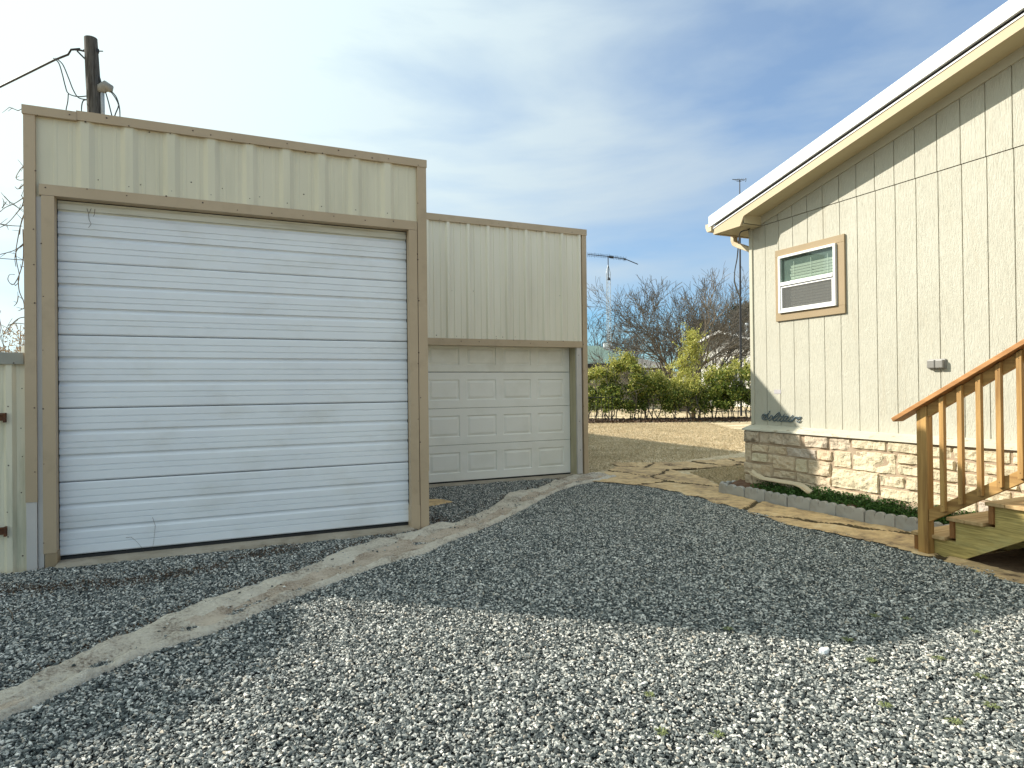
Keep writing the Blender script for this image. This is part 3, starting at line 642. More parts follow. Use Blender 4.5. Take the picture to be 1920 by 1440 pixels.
# ------------------------------------------------------------------ utility pole
pl = thing('utility_pole', at(175, 200, 15).to_2d().to_3d(), 'weathered wooden utility pole behind the taller garage with loose grey wires', 'utility pole')
D = 15.0
def px(a, b, d=D): return at(a, b, d)
b0 = px(178, 215); tp = px(170, 72)
m = MB()
base = Vector((b0.x+(b0.x-tp.x)*2.8, b0.y+(b0.y-tp.y)*2.8, 0))
m.tube([base, b0, b0.lerp(tp, .5), b0.lerp(tp, .85), tp], [.19, .155, .15, .142, .137], 20); m.build('pole_shaft', MT['pole'], pl, smooth=False)
m = MB(); m.tube([px(157, 94), px(170, 95.5), px(193, 96)], [.02, .018, .012], 8); m.tube([px(182,92),px(182,99)], .045, 8); m.tube([px(140,93),px(150,94),px(158,96)],.022,6); m.tube([px(145,96),px(152,103),px(160,111)],.02,6); m.build('through_bolt', MT['wire'], pl)
m = MB(); m.tube([px(192, 175), px(193.5, 235)], .043, 10); m.build('conduit', mat('grey_conduit', (.42,.44,.45),(.36,.38,.39),5,rough=.5), pl, smooth=True)
m = MB(); m.tube([px(187,173), px(191,166), px(199,161.5), px(206,165), px(206.5,172)], [.07,.115,.125,.09,.05], 12); m.build('weatherhead', MT['grey_plastic'], pl, smooth=True)
def loop(pts, r, name='wire_loop'):
    m = MB(); P = [px(*p) for p in pts]; S = []
    for i in range(len(P)-1):
        p0, p1, p2, p3 = P[max(i-1,0)], P[i], P[i+1], P[min(i+2, len(P)-1)]
        for j in range(6):
            t = j/6; S.append(.5*((2*p1)+(p2-p0)*t+(2*p0-5*p1+4*p2-p3)*t*t+(3*p1-p0-3*p2+p3)*t**3))
    S.append(P[-1]); m.tube(S, r, 6); return m.build(name, MT['grey_wire'], pl, smooth=True)
loop([(100,109),(110,118),(117,140),(122,160),(128,175),(145,181),(163,180)], .013)
loop([(104,109),(117,120),(128,145),(137,168),(147,183),(163,187)], .013)
loop([(128,175),(127,190),(124,205),(125,216)], .013)
loop([(163,187),(156,189),(153,200),(153,216)], .013)
loop([(198,173),(203,190),(208,210),(212,226)], .015)
loop([(207,171),(217,185),(222,198),(217,212),(212,226)], .013)
loop([(208,170),(218,182),(224,202),(225,226)], .013)
loop([(184,140),(188,150),(190,162),(189,160)], .02)
m = MB(); S = []
for i in range(40):
    t = i/39; a = px(133, 97); b = at(-700, 420, 22); p = a.lerp(b, t); p.z -= .9*math.sin(math.pi*t)*.6; S.append(p)
m.tube([px(150,92),px(133,93),px(128,102)]+S[1:], .026, 6); tag(m.build('service_cable', MT['wire'], smooth=True), 'thick black overhead service cable running left from the wooden pole', 'cable')
m = MB(); m.tube([at(-60,483,12), at(0,484.5,12), at(50,488,12)], .008, 5); tag(m.build('thin_wire', MT['grey_wire']), 'thin level wire meeting the left edge of the taller garage', 'wire')

# ------------------------------------------------------------------ house
hs = thing('house', (6.65, 6.66, 0), 'cream board-sided house with white roof edge on a limestone base', 'house')
XW, YC, YE = 6.65, 6.66, -2.2       # gable wall plane, far corner, near corner (behind the camera's right)
YR = 2.2                             # ridge
def zb(y):                           # bottom of the rake fascia
    return 4.16+.247*(4.8-y) if y >= YR else 4.16+.247*(4.8-YR)-.247*(YR-y)
def zs(y): return zb(y)+.03
G0, GS = 6.395, .2287
gro = [G0-GS*k for k in range(38)]
def boards(m, xf, zlo, zhi, y0, y1, grooves, gw=.0045, gd=.010):
    ys = [(y1, 0)]
    for g in grooves:
        if y0+.02 < g < y1-.02: ys += [(g+gw, 0), (g+gw-.001, gd), (g-gw+.001, gd), (g-gw, 0)]
    if y0 < YR < y1: ys.append((YR, 0))
    ys.append((y0, 0)); ys.sort(key=lambda t: -t[0])
    n = len(ys); vs = []
    for y, d in ys: vs.append((xf+d, y, zlo(y) if callable(zlo) else zlo))
    for y, d in ys: vs.append((xf+d, y, zhi(y) if callable(zhi) else zhi))
    for i in range(n-1):
        deep = ys[i][1] > 0 and ys[i+1][1] > 0
        m.add([vs[i], vs[i+1], vs[n+i+1], vs[n+i]], [(0,1,2,3)], 1 if deep else 0)
m = MB(); boards(m, XW, .955, 3.66, YE, YC-.03, gro); m.box(XW+.012, XW+.10, YE, YC-.01, .9, 3.9, 1)
m.build('lower_siding', [MT['siding'], MT['groove']], hs, recalc=False)
m = MB(); boards(m, XW-.006, 3.668, lambda y: zs(y), YE, YC-.03, [g+.004 for g in gro])
m.add([(XW-.006, YE, 3.668), (XW-.006, YC-.03, 3.668), (XW+.02, YC-.03, 3.668), (XW+.02, YE, 3.668)], [(0,1,2,3)])
m.build('gable_siding', [MT['siding'], MT['groove']], hs, recalc=False)
m = MB(); m.box(XW-.018, XW+.06, YC-.045, YC+.012, .955, 3.74); m.build('corner_board', MT['house_trim'], hs, bevel=.003)
m = MB()
for a, b in ((YC+.01, YR), (YR, YE)):
    m.prism([(a, zs(a)-.10), (b, zs(b)-.10), (b, zs(b)+.01), (a, zs(a)+.01)], 0, XW-.030, XW-.0065)
m.build('frieze_board', MT['house_trim'], hs)
m = MB(); m.box(XW+.06, 15.0, YC-.06, YC, .9, 3.70); m.build('rear_side_wall', MT['siding'], hs)
m = MB(); m.box(14.95, 15.0, YE, YC-.06, .9, 3.70); m.box(XW+.1, 15, YE-.06, YE, .9, 3.7); m.build('outer_wall', MT['siding'], hs)
# soffits
m = MB()
for a, b in ((6.45, YR), (YR, YE-.3)):
    m.prism([(a, zs(a)), (b, zs(b)), (b, zs(b)+.02), (a, zs(a)+.02)], 0, 6.325, 15.2)
m.box(6.33, 15.2, YC-.0, 7.0, 3.655, 3.67); m.box(6.33, XW-.02, 6.44, YC, 3.655, 3.67); m.box(6.33, 6.62, 6.44, 6.45, 3.66, 3.80)
m.build('soffit', MT['soffit'], hs)
# rake fascia with the deeper eave return
m = MB()
m.prism([(7.0, 3.640), (6.49, 3.640), (6.423, zb(6.423)), (4.8, zb(4.8)), (YR, zb(YR)), (YR, zb(YR)+.10), (7.0, zb(7.0)+.095)], 0, 6.30, 6.328)
m.prism([(YR, zb(YR)), (YE-.3, zb(YE-.3)), (YE-.3, zb(YE-.3)+.1), (YR, zb(YR)+.1)], 0, 6.30, 6.328)
m.build('rake_fascia', MT['fascia'], hs)
m = MB(); m.box(6.328, 15.2, 6.985, 7.008, 3.638, 3.74); m.build('eave_fascia', MT['fascia'], hs)
def rakeband(x0, x1, lo, hi, ye=7.0):
    m = MB()
    for a, b in ((ye, YR), (YR, YE-.3)):
        m.prism([(a, zb(a)+lo), (b, zb(b)+lo), (b, zb(b)+hi), (a, zb(a)+hi)], 0, x0, x1)
    return m
rakeband(6.292, 6.35, .101, .117, 7.005).build('drip_edge', MT['white'], hs)
rakeband(6.318, 6.36, .117, .145, 7.0).build('roof_gap_shade', MT['roof_dark'], hs)  # shade of the gap under the roof trim, put in as a dark strip
rakeband(6.262, 6.300, .145, .297, 7.05).build('roof_edge_trim', MT['roof_white'], hs)
m = MB()
for a, b in ((7.07, YR), (YR, YE-.35)):
    m.prism([(a, zb(a)+.20), (b, zb(b)+.20), (b, zb(b)+.285), (a, zb(a)+.285)], 0, 6.301, 15.3)
m.build('roof', MT['roof_white'], hs)
# gutter (open trough) and downspout elbows
m = MB()
pr = [(7.01, 3.80), (7.01, 3.70), (7.09, 3.70), (7.115, 3.755), (7.12, 3.80), (7.128, 3.80), (7.123, 3.75), (7.095, 3.690), (7.012, 3.690)]
m.prism([(7.01,3.695),(7.09,3.695),(7.12,3.76),(7.12,3.80),(7.01,3.80)], 0, 6.268, 6.276)
for i in range(4): pass
m.prism([(7.012, 3.690), (7.095, 3.690), (7.126, 3.755), (7.126, 3.805), (7.118, 3.805), (7.118, 3.757), (7.09, 3.698), (7.012, 3.698)], 0, 6.27, 15.2)
m.build('gutter', MT['pvc'], hs)
def rtube(m, pts, w_, d_):
    pts = [Vector(p) for p in pts]; b = len(m.v)
    for i, p in enumerate(pts):
        t = (pts[min(i+1,len(pts)-1)]-pts[max(i-1,0)]).normalized(); u = Vector((1,0,0)); v = t.cross(u).normalized()
        for s1, s2 in ((-1,-1),(1,-1),(1,1),(-1,1)): m.v.append(tuple(p+u*s1*w_/2+v*s2*d_/2))
    for i in range(len(pts)-1):
        for k in range(4): m.f.append((b+i*4+k, b+i*4+(k+1)%4, b+i*4+4+(k+1)%4, b+i*4+4+k)); m.m.append(0)
m = MB(); rtube(m, [(6.74,7.06,3.70),(6.74,7.06,3.60),(6.745,7.045,3.555),(6.75,6.98,3.515),(6.75,6.82,3.44),(6.75,6.74,3.40),(6.75,6.71,3.33),(6.75,6.71,.25)], .085, .065); m.build('downspout', MT['pvc'], hs, bevel=.006)

# ledge board and stone base
m = MB(); nseg = 80
ys = [YC+.02+(YE-YC-.02)*i/nseg for i in range(nseg+1)]
for y in ys:
    wv = noise.noise(Vector((y*1.3, 2, 0)))*.006
    m.v += [(XW+.02, y, .962), (6.475+wv, y, .905+wv*.5), (6.470+wv, y, .884+wv*.5), (XW+.02, y, .90)]
for i in range(nseg):
    for k in range(3): m.f.append((i*4+k, i*4+4+k, i*4+5+k, i*4+1+k)); m.m.append(0)
m.f.append((0,1,2,3)); m.m.append(0)
m.build('ledge_board', MT['ledge'], hs)
rows = [(6.67,.88,6.40,.72),(6.39,.88,5.73,.725),(5.66,.87,5.33,.73),(5.31,.87,5.04,.73),(5.02,.87,4.61,.765),(4.58,.87,4.23,.765),
 (6.67,.71,6.55,.46),(6.53,.705,6.25,.60),(6.24,.705,5.95,.60),(5.94,.705,5.5,.59),(5.49,.71,5.28,.59),(5.26,.715,5.03,.53),(5.01,.745,4.5,.52),(4.48,.75,4.23,.65),
 (6.53,.585,6.27,.47),(6.26,.585,6.18,.47),(6.17,.585,5.82,.41),(5.80,.575,5.63,.41),(5.61,.575,5.30,.40),(4.48,.635,4.23,.53),
 (6.67,.44,6.18,.29),(6.16,.395,5.81,.30),(5.79,.395,5.30,.28),(5.28,.515,4.70,.29),(4.68,.505,4.41,.385),(4.39,.515,4.23,.385),
 (6.67,.28,6.53,.10),(6.51,.28,6.10,.10),(6.08,.28,5.52,.10),(5.50,.27,4.93,.10),(4.91,.275,4.70,.10),(4.68,.37,4.23,.25),(4.68,.235,4.45,.10),(4.43,.235,4.23,.10)]
r = random.Random(21)
yy = 4.21
zc = [.87, .745, .63, .51, .38, .24, .08]
for k in range(6):
    y = 4.21
    while y > YE:
        L_ = r.uniform(.22, .62); rows.append((y, zc[k]-.008, max(y-L_, YE), zc[k+1]+.008)); y -= L_+.018
m = MB(); XB = 6.515
for si, (ya, za, yb_, zb_) in enumerate(rows):
    near = ya > 3.0
    st = .018 if near else .05
    ya += .010; yb_ -= .010; za += .009; zb_ -= .009; ny = max(3, int(abs(ya-yb_)/st)); nz = max(3, int(abs(za-zb_)/st)); b = len(m.v)
    push = r.uniform(-.006, .012)
    mi_ = 1+r.randrange(2)
    if za > .8 and ya > 4.9: mi_ = 3 if ya > 5.2 else 2
    elif ya < 5.3 and za > .5: mi_ = 2
    elif r.random() < .35: mi_ = 0
    if near and (za < .32): mi_ = 0
    for i in range(ny+1):
        for j in range(nz+1):
            fy, fz = i/ny, j/nz; y = ya+(yb_-ya)*fy; z = za+(zb_-za)*fz
            e = min(fy*abs(ya-yb_), (1-fy)*abs(ya-yb_), fz*abs(za-zb_), (1-fz)*abs(za-zb_))
            q = noise.noise(Vector((y*9, z*9, si)))*.022+noise.noise(Vector((y*24, z*24, si*3)))*.013+abs(noise.noise(Vector((y*50, z*50, si*3))))*.006
            d = min(1, e/.013)**.5
            wy = noise.noise(Vector((y*12, z*12, 77)))*.007; wz = noise.noise(Vector((y*12, z*12, 99)))*.006
            x = XB - (push+.016+q)*d + (.03 if e < 1e-6 else 0)
            m.v.append((x, y+wy, z+wz))
    for i in range(ny):
        for j in range(nz): m.f.append((b+i*(nz+1)+j, b+i*(nz+1)+j+1, b+(i+1)*(nz+1)+j+1, b+(i+1)*(nz+1)+j)); m.m.append(mi_)
m.box(XB-.002, XB+.10, YE, YC, -.05, .883, 4)
o = m.build('stone_base', [MT['stone'], MT['stone_a'], MT['stone_b'], MT['stone_c'], MT['mortar']], hs)
for p in o.data.polygons: p.use_smooth = False

# window
def ring(m, y0, y1, z0, z1, wy, wz, x0, x1, mi=0):
    m.box(x0, x1, y0, y1, z1-wz, z1, mi); m.box(x0, x1, y0, y1, z0, z0+wz, mi)
    m.box(x0, x1, y0, y0+wy, z0+wz, z1-wz, mi); m.box(x0, x1, y1-wy, y1, z0+wz, z1-wz, mi)
wn = bpy.data.objects.new('window', None); COL.objects.link(wn); wn.parent = hs; ORIG[wn] = ORIG[hs]
m = MB(); y0, y1, z0, z1 = 5.175, 6.205, 2.335, 3.268
m.box(XW-.026, XW-.0005, y0, y1, z1-.088, z1); m.box(XW-.026, XW-.0005, y0, y1, z0, z0+.098)
m.box(XW-.0255, XW-.0005, y0, y0+.098, z0+.0985, z1-.0885); m.box(XW-.0255, XW-.0005, y1-.068, y1, z0+.0985, z1-.0885)
m.build('window_trim', MT['win_trim'], wn, bevel=.002)
m = MB(); a0, a1, c0, c1 = 5.280, 6.135, 2.435, 3.178
ring(m, a0, a1, c0, c1, .030, .030, XW-.055, XW-.004)
m.box(XW-.062, XW-.01, a0+.0305, a1-.0305, 2.785, 2.83)
ring(m, a0+.034, a1-.034, c0+.034, 2.78, .022, .022, XW-.046, XW-.02)
m.build('window_frame', MT['white'], wn, bevel=.002)
def glassmat():
    m = bpy.data.materials.new('window_glass'); m.use_nodes = True; t = m.node_tree; t.nodes.clear(); K = t.links.new
    o = N(t, 'ShaderNodeOutputMaterial'); a = N(t, 'ShaderNodeBsdfTransparent'); a.inputs[0].default_value = (.86,.91,.88,1); g = N(t, 'ShaderNodeBsdfGlossy'); g.inputs['Roughness'].default_value = .02
    f = N(t, 'ShaderNodeLayerWeight'); pw = N(t, 'ShaderNodeMath', operation='POWER'); K(f.outputs['Facing'], pw.inputs[0]); pw.inputs[1].default_value = 4.0; ad = N(t, 'ShaderNodeMath', operation='MULTIPLY_ADD'); K(pw.outputs[0], ad.inputs[0]); ad.inputs[1].default_value = .6; ad.inputs[2].default_value = .05
    mx = N(t, 'ShaderNodeMixShader'); K(ad.outputs[0], mx.inputs[0]); K(a.outputs[0], mx.inputs[1]); K(g.outputs[0], mx.inputs[2]); K(mx.outputs[0], o.inputs[0]); return m
MT['glass'] = glassmat()
m = MB(); m.box(XW-.034, XW-.031, a0+.03, a1-.03, 2.83, c1-.03); m.build('window_pane', MT['glass'], wn)
m = MB(); m.box(XW-.040, XW-.037, a0+.05, a1-.05, c0+.05, 2.765); m.build('insect_screen', MT['screen'], wn)
m = MB()
for k in range(17):
    z = 2.475+k*.036
    if z > 3.05: break
    e_ = a1-.17-.012*(k % 2)
    m.add([(XW-.013, a0+.05, z-.016), (XW-.013, e_, z-.016), (XW-.026, e_, z+.012), (XW-.026, a0+.05, z+.012)], [(0,1,2,3)]); m.add([(XW-.0125, a0+.05, z-.016), (XW-.0125, e_, z-.016), (XW-.0255, e_, z+.012), (XW-.0255, a0+.05, z+.012)], [(3,2,1,0)])
for yy_ in (a0+.12, a0+.36, a0+.62): m.box(XW-.029, XW-.0275, yy_, yy_+.004, 2.47, 3.08)
m.build('blind', MT['blind'], wn)
m = MB(); m.box(XW-.009, XW-.007, a0+.03, a1-.03, c0+.03, c1-.03); m.build('window_backing', MT['dim'], wn)
# outlet box, plate, lettering
ob = MB(); ob.box(XW-.022, XW-.0005, 4.045, 4.225, 1.642, 1.748); o1 = ob.build('outlet_box', MT['grey_plastic'], hs, bevel=.012, segs=2)
for ya, yb_ in ((4.052, 4.130), (4.134, 4.214)):
    ob = MB(); ob.box(XW-.060, XW-.0225, ya, yb_, 1.652, 1.738); ob.build('outlet_lid', MT['grey_plastic'], o1, bevel=.010, segs=2)
ob = MB(); ob.box(XW-.004, XW-.0003, 6.160, 6.272, 1.383, 1.436); ob.build('data_plate', MT['plate'], hs)
ST = [[(505,125),(490,160),(455,230),(420,290),(398,350),(405,410),(425,445),(390,468),(300,495),(235,485),(185,420),(185,340),(230,275),(300,262),(350,300),(355,350),(320,410),(270,425),(235,395),(260,345),(320,305),(400,275),(470,215)],
 [(600,330),(550,325),(490,400),(455,470),(465,515),(505,515),(565,460),(605,380),(590,330)],
 [(600,440),(650,400),(750,290),(850,200),(885,215),(860,280),(760,370),(660,430),(625,500),(650,540),(700,535),(760,470)],
 [(935,265),(890,340),(800,450),(775,510),(800,545),(855,530),(900,480)],
 [(1085,270),(1020,360),(920,460),(900,520),(925,560),(980,550),(1040,490)], [(930,350),(1000,370),(1060,350)],
 [(1245,355),(1150,345),(1060,420),(1025,500),(1050,545),(1110,525),(1200,420),(1245,355),(1160,460),(1120,530),(1150,560),(1210,545),(1260,500)],
 [(1425,300),(1370,370),(1270,490),(1255,550),(1290,575),(1350,550),(1400,490)],
 [(1465,400),(1420,480),(1375,570),(1430,500),(1490,410),(1560,375),(1580,400),(1550,450)],
 [(1600,470),(1690,445),(1745,400),(1720,375),(1650,400),(1590,480),(1580,550),(1630,590),(1690,570),(1745,510)]]
m = MB()
for s_ in ST:
    P = [onX(1420+a/21.333, 764+b/21.333, XW-.012) for a, b in s_]; S = []
    for i in range(len(P)-1):
        p0, p1, p2, p3 = P[max(i-1,0)], P[i], P[i+1], P[min(i+2, len(P)-1)]
        for j in range(4):
            t = j/4; S.append(.5*((2*p1)+(p2-p0)*t+(2*p0-5*p1+4*p2-p3)*t*t+(3*p1-p0-3*p2+p3)*t**3))
    S.append(P[-1]); m.tube(S, [.0052+.0022*abs(math.sin(i*.45)) for i in range(len(S))], 6)
m.build('script_lettering', MT['letter'], hs, smooth=True, recalc=False)

# coax cable leaving the eave
m = MB(); P = [at(1409,421,8.75), at(1404,430,8.7), at(1393,433,8.6), at(1387,439,8.7), at(1384.5,460,9.2), at(1382,485,10), at(1377.5,512,11.5), at(1379,535,14), at(1388,558,26.0)]; S = []
for i in range(len(P)-1):
    p0, p1, p2, p3 = P[max(i-1,0)], P[i], P[i+1], P[min(i+2, len(P)-1)]
    for j in range(8):
        t = j/8; S.append(.5*((2*p1)+(p2-p0)*t+(2*p0-5*p1+4*p2-p3)*t*t+(3*p1-p0-3*p2+p3)*t**3))
S.append(P[-1]); m.tube(S, [.009]*(len(S)-12)+[.012+.002*i for i in range(12)], 6); tag(m.build('antenna_cable', MT['wire'], smooth=True), 'black cable dropping from the house eave towards the dark antenna mast', 'cable')

# ------------------------------------------------------------------ flower bed
sheet('bed_soil', [(6.26,3.6),(6.56,3.6),(6.56,6.75),(6.28,6.85)], .10, MT['soil'])
m = MB()
for i in range(60):
    for j in range(9):
        y = 3.6+3.2*i/59; x = 6.26+.29*j/8; z = .105+.08*j/8+noise.noise(Vector((x*9, y*9, 3)))*.03
        m.v.append((x, y, z))
for i in range(59):
    for j in range(8): k = i*9+j; m.f.append((k, k+9, k+10, k+1)); m.m.append(0)
o = m.build('bed_mound', MT['soil'], smooth=True); o['kind'] = 'structure'
# scalloped edging blocks: one master, copies by its seams
def block(x, ya, yb_, first=None):
    m = MB(); n = 3; W = (yb_-ya)
    prof = [(ya, -.03)]
    for k in range(n):
        c = ya+W*(k+.5)/n; rr = abs(W)/n/2
        for j in range(9):
            a = math.pi*(1-j/8)*1.0; prof.append((c+(rr*math.cos(a) if W > 0 else -rr*math.cos(a)), .092+.066*math.sin(math.pi*j/8)**.7))
    prof.append((yb_, -.03))
    m.prism(prof, 0, x-.028, x+.028); return m
seams = [6.875, 6.395, 6.05+.0, 5.70, 5.365, 5.017, 4.667, 4.325, 3.98, 3.63]
labels = ['grey scalloped edging block at the far end of the bed by the lawn corner', 'second grey scalloped edging block from the lawn end of the bed', 'third grey scalloped edging block from the lawn end of the bed', 'fourth grey scalloped edging block from the lawn end of the bed',
 'fifth grey scalloped edging block, near the middle of the bed', 'grey scalloped edging block fourth from the stair post', 'grey scalloped edging block third from the stair post', 'grey scalloped edging block just left of the stair post', 'grey scalloped edging block seen just behind the stair post']
r = random.Random(4)
for k in range(9):
    a, b = seams[k]-.004, seams[k+1]+.004
    m = block(0, -abs(a-b)/2, abs(a-b)/2); rb = r.uniform(-.006, .006)
    o = m.build('edging_block', MT['block'], bevel=.004); o.location = (6.25+rb, (a+b)/2, r.uniform(-.006, .004)); o.rotation_euler = (r.uniform(-.01,.01), r.uniform(-.05,.05), r.uniform(-.012,.012))
    tag(o, labels[k], 'edging block', 'scalloped edging blocks along the flower bed')
m = block(0, -.15, .15); o = m.build('edging_block', MT['block'], bevel=.004); o.location = (6.42, 6.885, 0); o.rotation_euler = (0,0,R_(90)); tag(o, 'grey scalloped edging block closing the bed end against the stone base', 'edging block', 'scalloped edging blocks along the flower bed')
# downspout extension lying on the bed
m = MB(); pts = [(6.44,6.50,.33),(6.42,6.40,.29),(6.40,6.25,.262),(6.39,5.95,.262),(6.38,5.70,.265),(6.37,5.60,.25),(6.35,5.47,.20)]
for i in range(len(pts)-1): pass
b = len(m.v)
for i, p in enumerate(pts):
    w_ = .05
    for dx, dz in ((-w_,.012),(-w_,.0),(w_*.2,-.02),(w_,.0),(w_,.03),(w_*.8,.03),(w_*.2,0),(-w_*.8,.012)): m.v.append((p[0]+dx, p[1], p[2]+dz))
for i in range(len(pts)-1):
    for k in range(8): m.f.append((i*8+k, i*8+(k+1)%8, i*8+8+(k+1)%8, i*8+8+k)); m.m.append(0)
m.f.append(tuple(range(8))); m.m.append(0); m.f.append(tuple((len(pts)-1)*8+k for k in range(8))); m.m.append(0)
tag(m.build('downspout_extension', MT['pvc'], bevel=.002), 'bent tan downspout extension lying against the stone base above the greenery', 'downspout')

# leaf clouds --------------------------------------------------------------
def leaves(m, pts, size, rnd, droop=0.0, narrow=.5, mi=0):
    for p in pts:
        s = size*rnd.uniform(.6, 1.3)
        a = Vector((rnd.gauss(0,1), rnd.gauss(0,1), rnd.gauss(0,1)-droop)).normalized(); b = a.cross(Vector((rnd.gauss(0,1), rnd.gauss(0,1), rnd.gauss(0,1)))).normalized()
        p = Vector(p); k = len(m.v)
        m.v += [tuple(p-a*s*.5), tuple(p+b*s*narrow*.5), tuple(p+a*s*.5), tuple(p-b*s*narrow*.5)]
        m.f.append((k, k+1, k+2, k+3)); m.m.append(mi)
MT['leaf_bed'] = leafmat('bed_leaf', (.03,.075,.012), (.07,.15,.03), (.14,.22,.06))
r = random.Random(12); m = MB(); P = []
for _ in range(14000):
    y = r.uniform(3.6, 6.35); x = r.uniform(6.29, 6.52)
    if r.random() > .25+.9*max(0, noise.noise(Vector((x*8, y*5, 0)))+.35): continue
    if y > 6.0 and r.random() < .4: continue
    z = .12+.07*(x-6.28)/.24+r.random()**1.5*(.075+.04*noise.noise(Vector((x*5,y*5,4))))
    P.append((x, y, z))
leaves(m, P, .026, r, narrow=.8)
tag(m.build('ground_cover', MT['leaf_bed'], recalc=False), 'low green leafy ground cover filling the bed along the stone base', 'ground cover', kind='stuff')
# small weeds in the gravel
MT['weed'] = leafmat('weed_leaf', (.13,.16,.06), (.24,.27,.11))
spots = [(1365,1185),(1590,1205),(1640,1160),(1700,1165),(1830,1190),(1840,1275),(1860,1330),(1790,1360),(1240,1380),(1220,1310),(1345,1385),(1635,1245),(1760,1240),(1660,1330)]
for i, (a, b_) in enumerate(spots):
    d = fw + cr*((a-960)/F) - cu*((b_-720)/F); t = -CAMH/d.z; c = Vector((0,0,CAMH))+d*t
    m = MB(); m = MB()
    for _ in range(26):
        a_ = r.uniform(0, 6.28); q_ = Vector((math.cos(a_), math.sin(a_), 0)); s_ = r.uniform(.02, .045); k_ = Vector((-q_.y, q_.x, 0))*.004
        o_ = c+Vector((0,0,.012)); b_0 = len(m.v); m.v += [tuple(o_), tuple(o_+q_*s_*.6+k_+Vector((0,0,.012))), tuple(o_+q_*s_+Vector((0,0,.008))), tuple(o_+q_*s_*.6-k_+Vector((0,0,.012)))]; m.f.append((b_0,b_0+1,b_0+2,b_0+3)); m.m.append(0)
    tag(m.build('weed', MT['weed'], recalc=False), 'tiny yellow-green weed sprouting between the gravel stones', 'weed', 'tiny weeds in the gravel')

# ------------------------------------------------------------------ stairs
stp = thing('wooden_stairs', (5.6, 3.0, 0), 'treated pine stairs with railing climbing beside the house wall', 'stairs')
def pbox(parent, name, mt, x0, x1, y0, y1, z0, z1, bevel=.004, mats=None):
    m = MB(); m.box(x0, x1, y0, y1, z0, z1); return m.build(name, mats or MT[mt], parent, bevel=bevel)
SL = .605
pbox(stp, 'post', 'wood', 5.535, 5.624, 3.548, 3.637, -.05, 1.30)
def sloped(m, x0, x1, ya, yb_, za, h, mi=0, plumb=True):
    zbb = za+(ya-yb_)*SL
    m.prism([(ya, za), (yb_, zbb), (yb_, zbb+h), (ya, za+h)], 0, x0, x1, mi)
m = MB()   # handrail cap, square cut end
ya, yb_ = 3.80, .9; za = 1.165
n_ = Vector((0, SL, 1)).normalized(); t_ = Vector((0, -1, SL)).normalized()
p0 = Vector((0, ya, za-.01)); p1 = p0+t_*((ya-yb_)/abs(t_.y)); 
m.prism([(p0.y, p0.z), (p1.y, p1.z), (p1.y+n_.y*.038, p1.z+n_.z*.038), (p0.y+n_.y*.038, p0.z+n_.z*.038)], 0, 5.46, 5.60)
m.build('handrail', MT['wood_cap'], stp, bevel=.004)
def capz(y): return za-.01+(ya-y)*SL
m = MB(); sloped(m, 5.545, 5.583, 3.545, .9, capz(3.545)-.105, .104); m.build('upper_rail', MT['wood_y'], stp, bevel=.003)
m = MB(); sloped(m, 5.545, 5.583, 3.545, .9, .295, .108); m.build('lower_rail', MT['wood_y'], stp, bevel=.003)
for k in range(17):
    yc = 3.405-.1455*k
    zl = .405+(3.405-yc)*SL
    m = MB(); zt_ = capz(yc)-.012
    m.prism([(yc+.019, zl), (yc-.019, zl+.010), (yc-.019, zt_+.019*SL), (yc+.019, zt_-.019*SL)], 0, 5.506, 5.5445)
    m.screw(5.5055, yc, zl+.05, 0, 1, .004); m.screw(5.5055, yc, zt_-.05, 0, 1, .004)
    m.build('baluster', [MT['wood'], MT['screw']], stp, bevel=.003)
RISE, RUN = .178, .305
for n in range(1, 6):
    yf_ = 3.735-RUN*(n-1); z = RISE*n
    for j in range(2):
        pbox(stp, 'tread', 'tread', 5.588, 6.47, yf_-.146*j-.002, yf_-.146*(j+1)+.002, z-.030, z, .004)
    m = MB(); m.box(5.602, 6.46, yf_-.020, yf_-.055, z-RISE+(.002 if n > 1 else -.02), z-.031); m.build('riser', MT['tread_end'], stp, bevel=.003)
for x0 in (5.628, 6.42):
    m = MB(); pts = []
    for n in range(1, 6):
        yf_ = 3.735-RUN*(n-1)-.056; pts += [(yf_, RISE*(n-1) if n > 1 else -.02), (yf_, RISE*n-.031)]
    pts += [(2.2, .86), (2.2, .55), (3.30, .0), (3.30,-.02)]
    # sawtooth top, straight lower edge
    lo = lambda y: max(-.02, .0+(3.335-y)*.575)
    for i in range(0, len(pts)-5):
        pass
    for n in range(1, 6):
        ya_ = 3.735-RUN*(n-1)-.056; yb2 = 3.735-RUN*n-.056; zt_ = RISE*n-.031
        m.prism([(ya_, lo(ya_)), (yb2, lo(yb2)), (yb2, zt_), (ya_, zt_)], 0, x0, x0+.038)
    bm_ = m.build('stringer', MT['wood_green'], stp)
pbox(stp, 'under_stair_dark_panel', 'inside', 5.66, 6.45, 2.30, 2.33, 0, .60)  # dark panel added to blacken the space beneath the stairs
pbox(stp, 'landing_deck', 'tread', 5.60, 6.47, .9, 2.20, 1.03, 1.068, .004)
for yq in (2.0, .94):
    pbox(stp, 'post', 'wood', 5.535, 5.624, yq-.045, yq+.045, -.05, 1.03 if yq > 2 else 2.7)

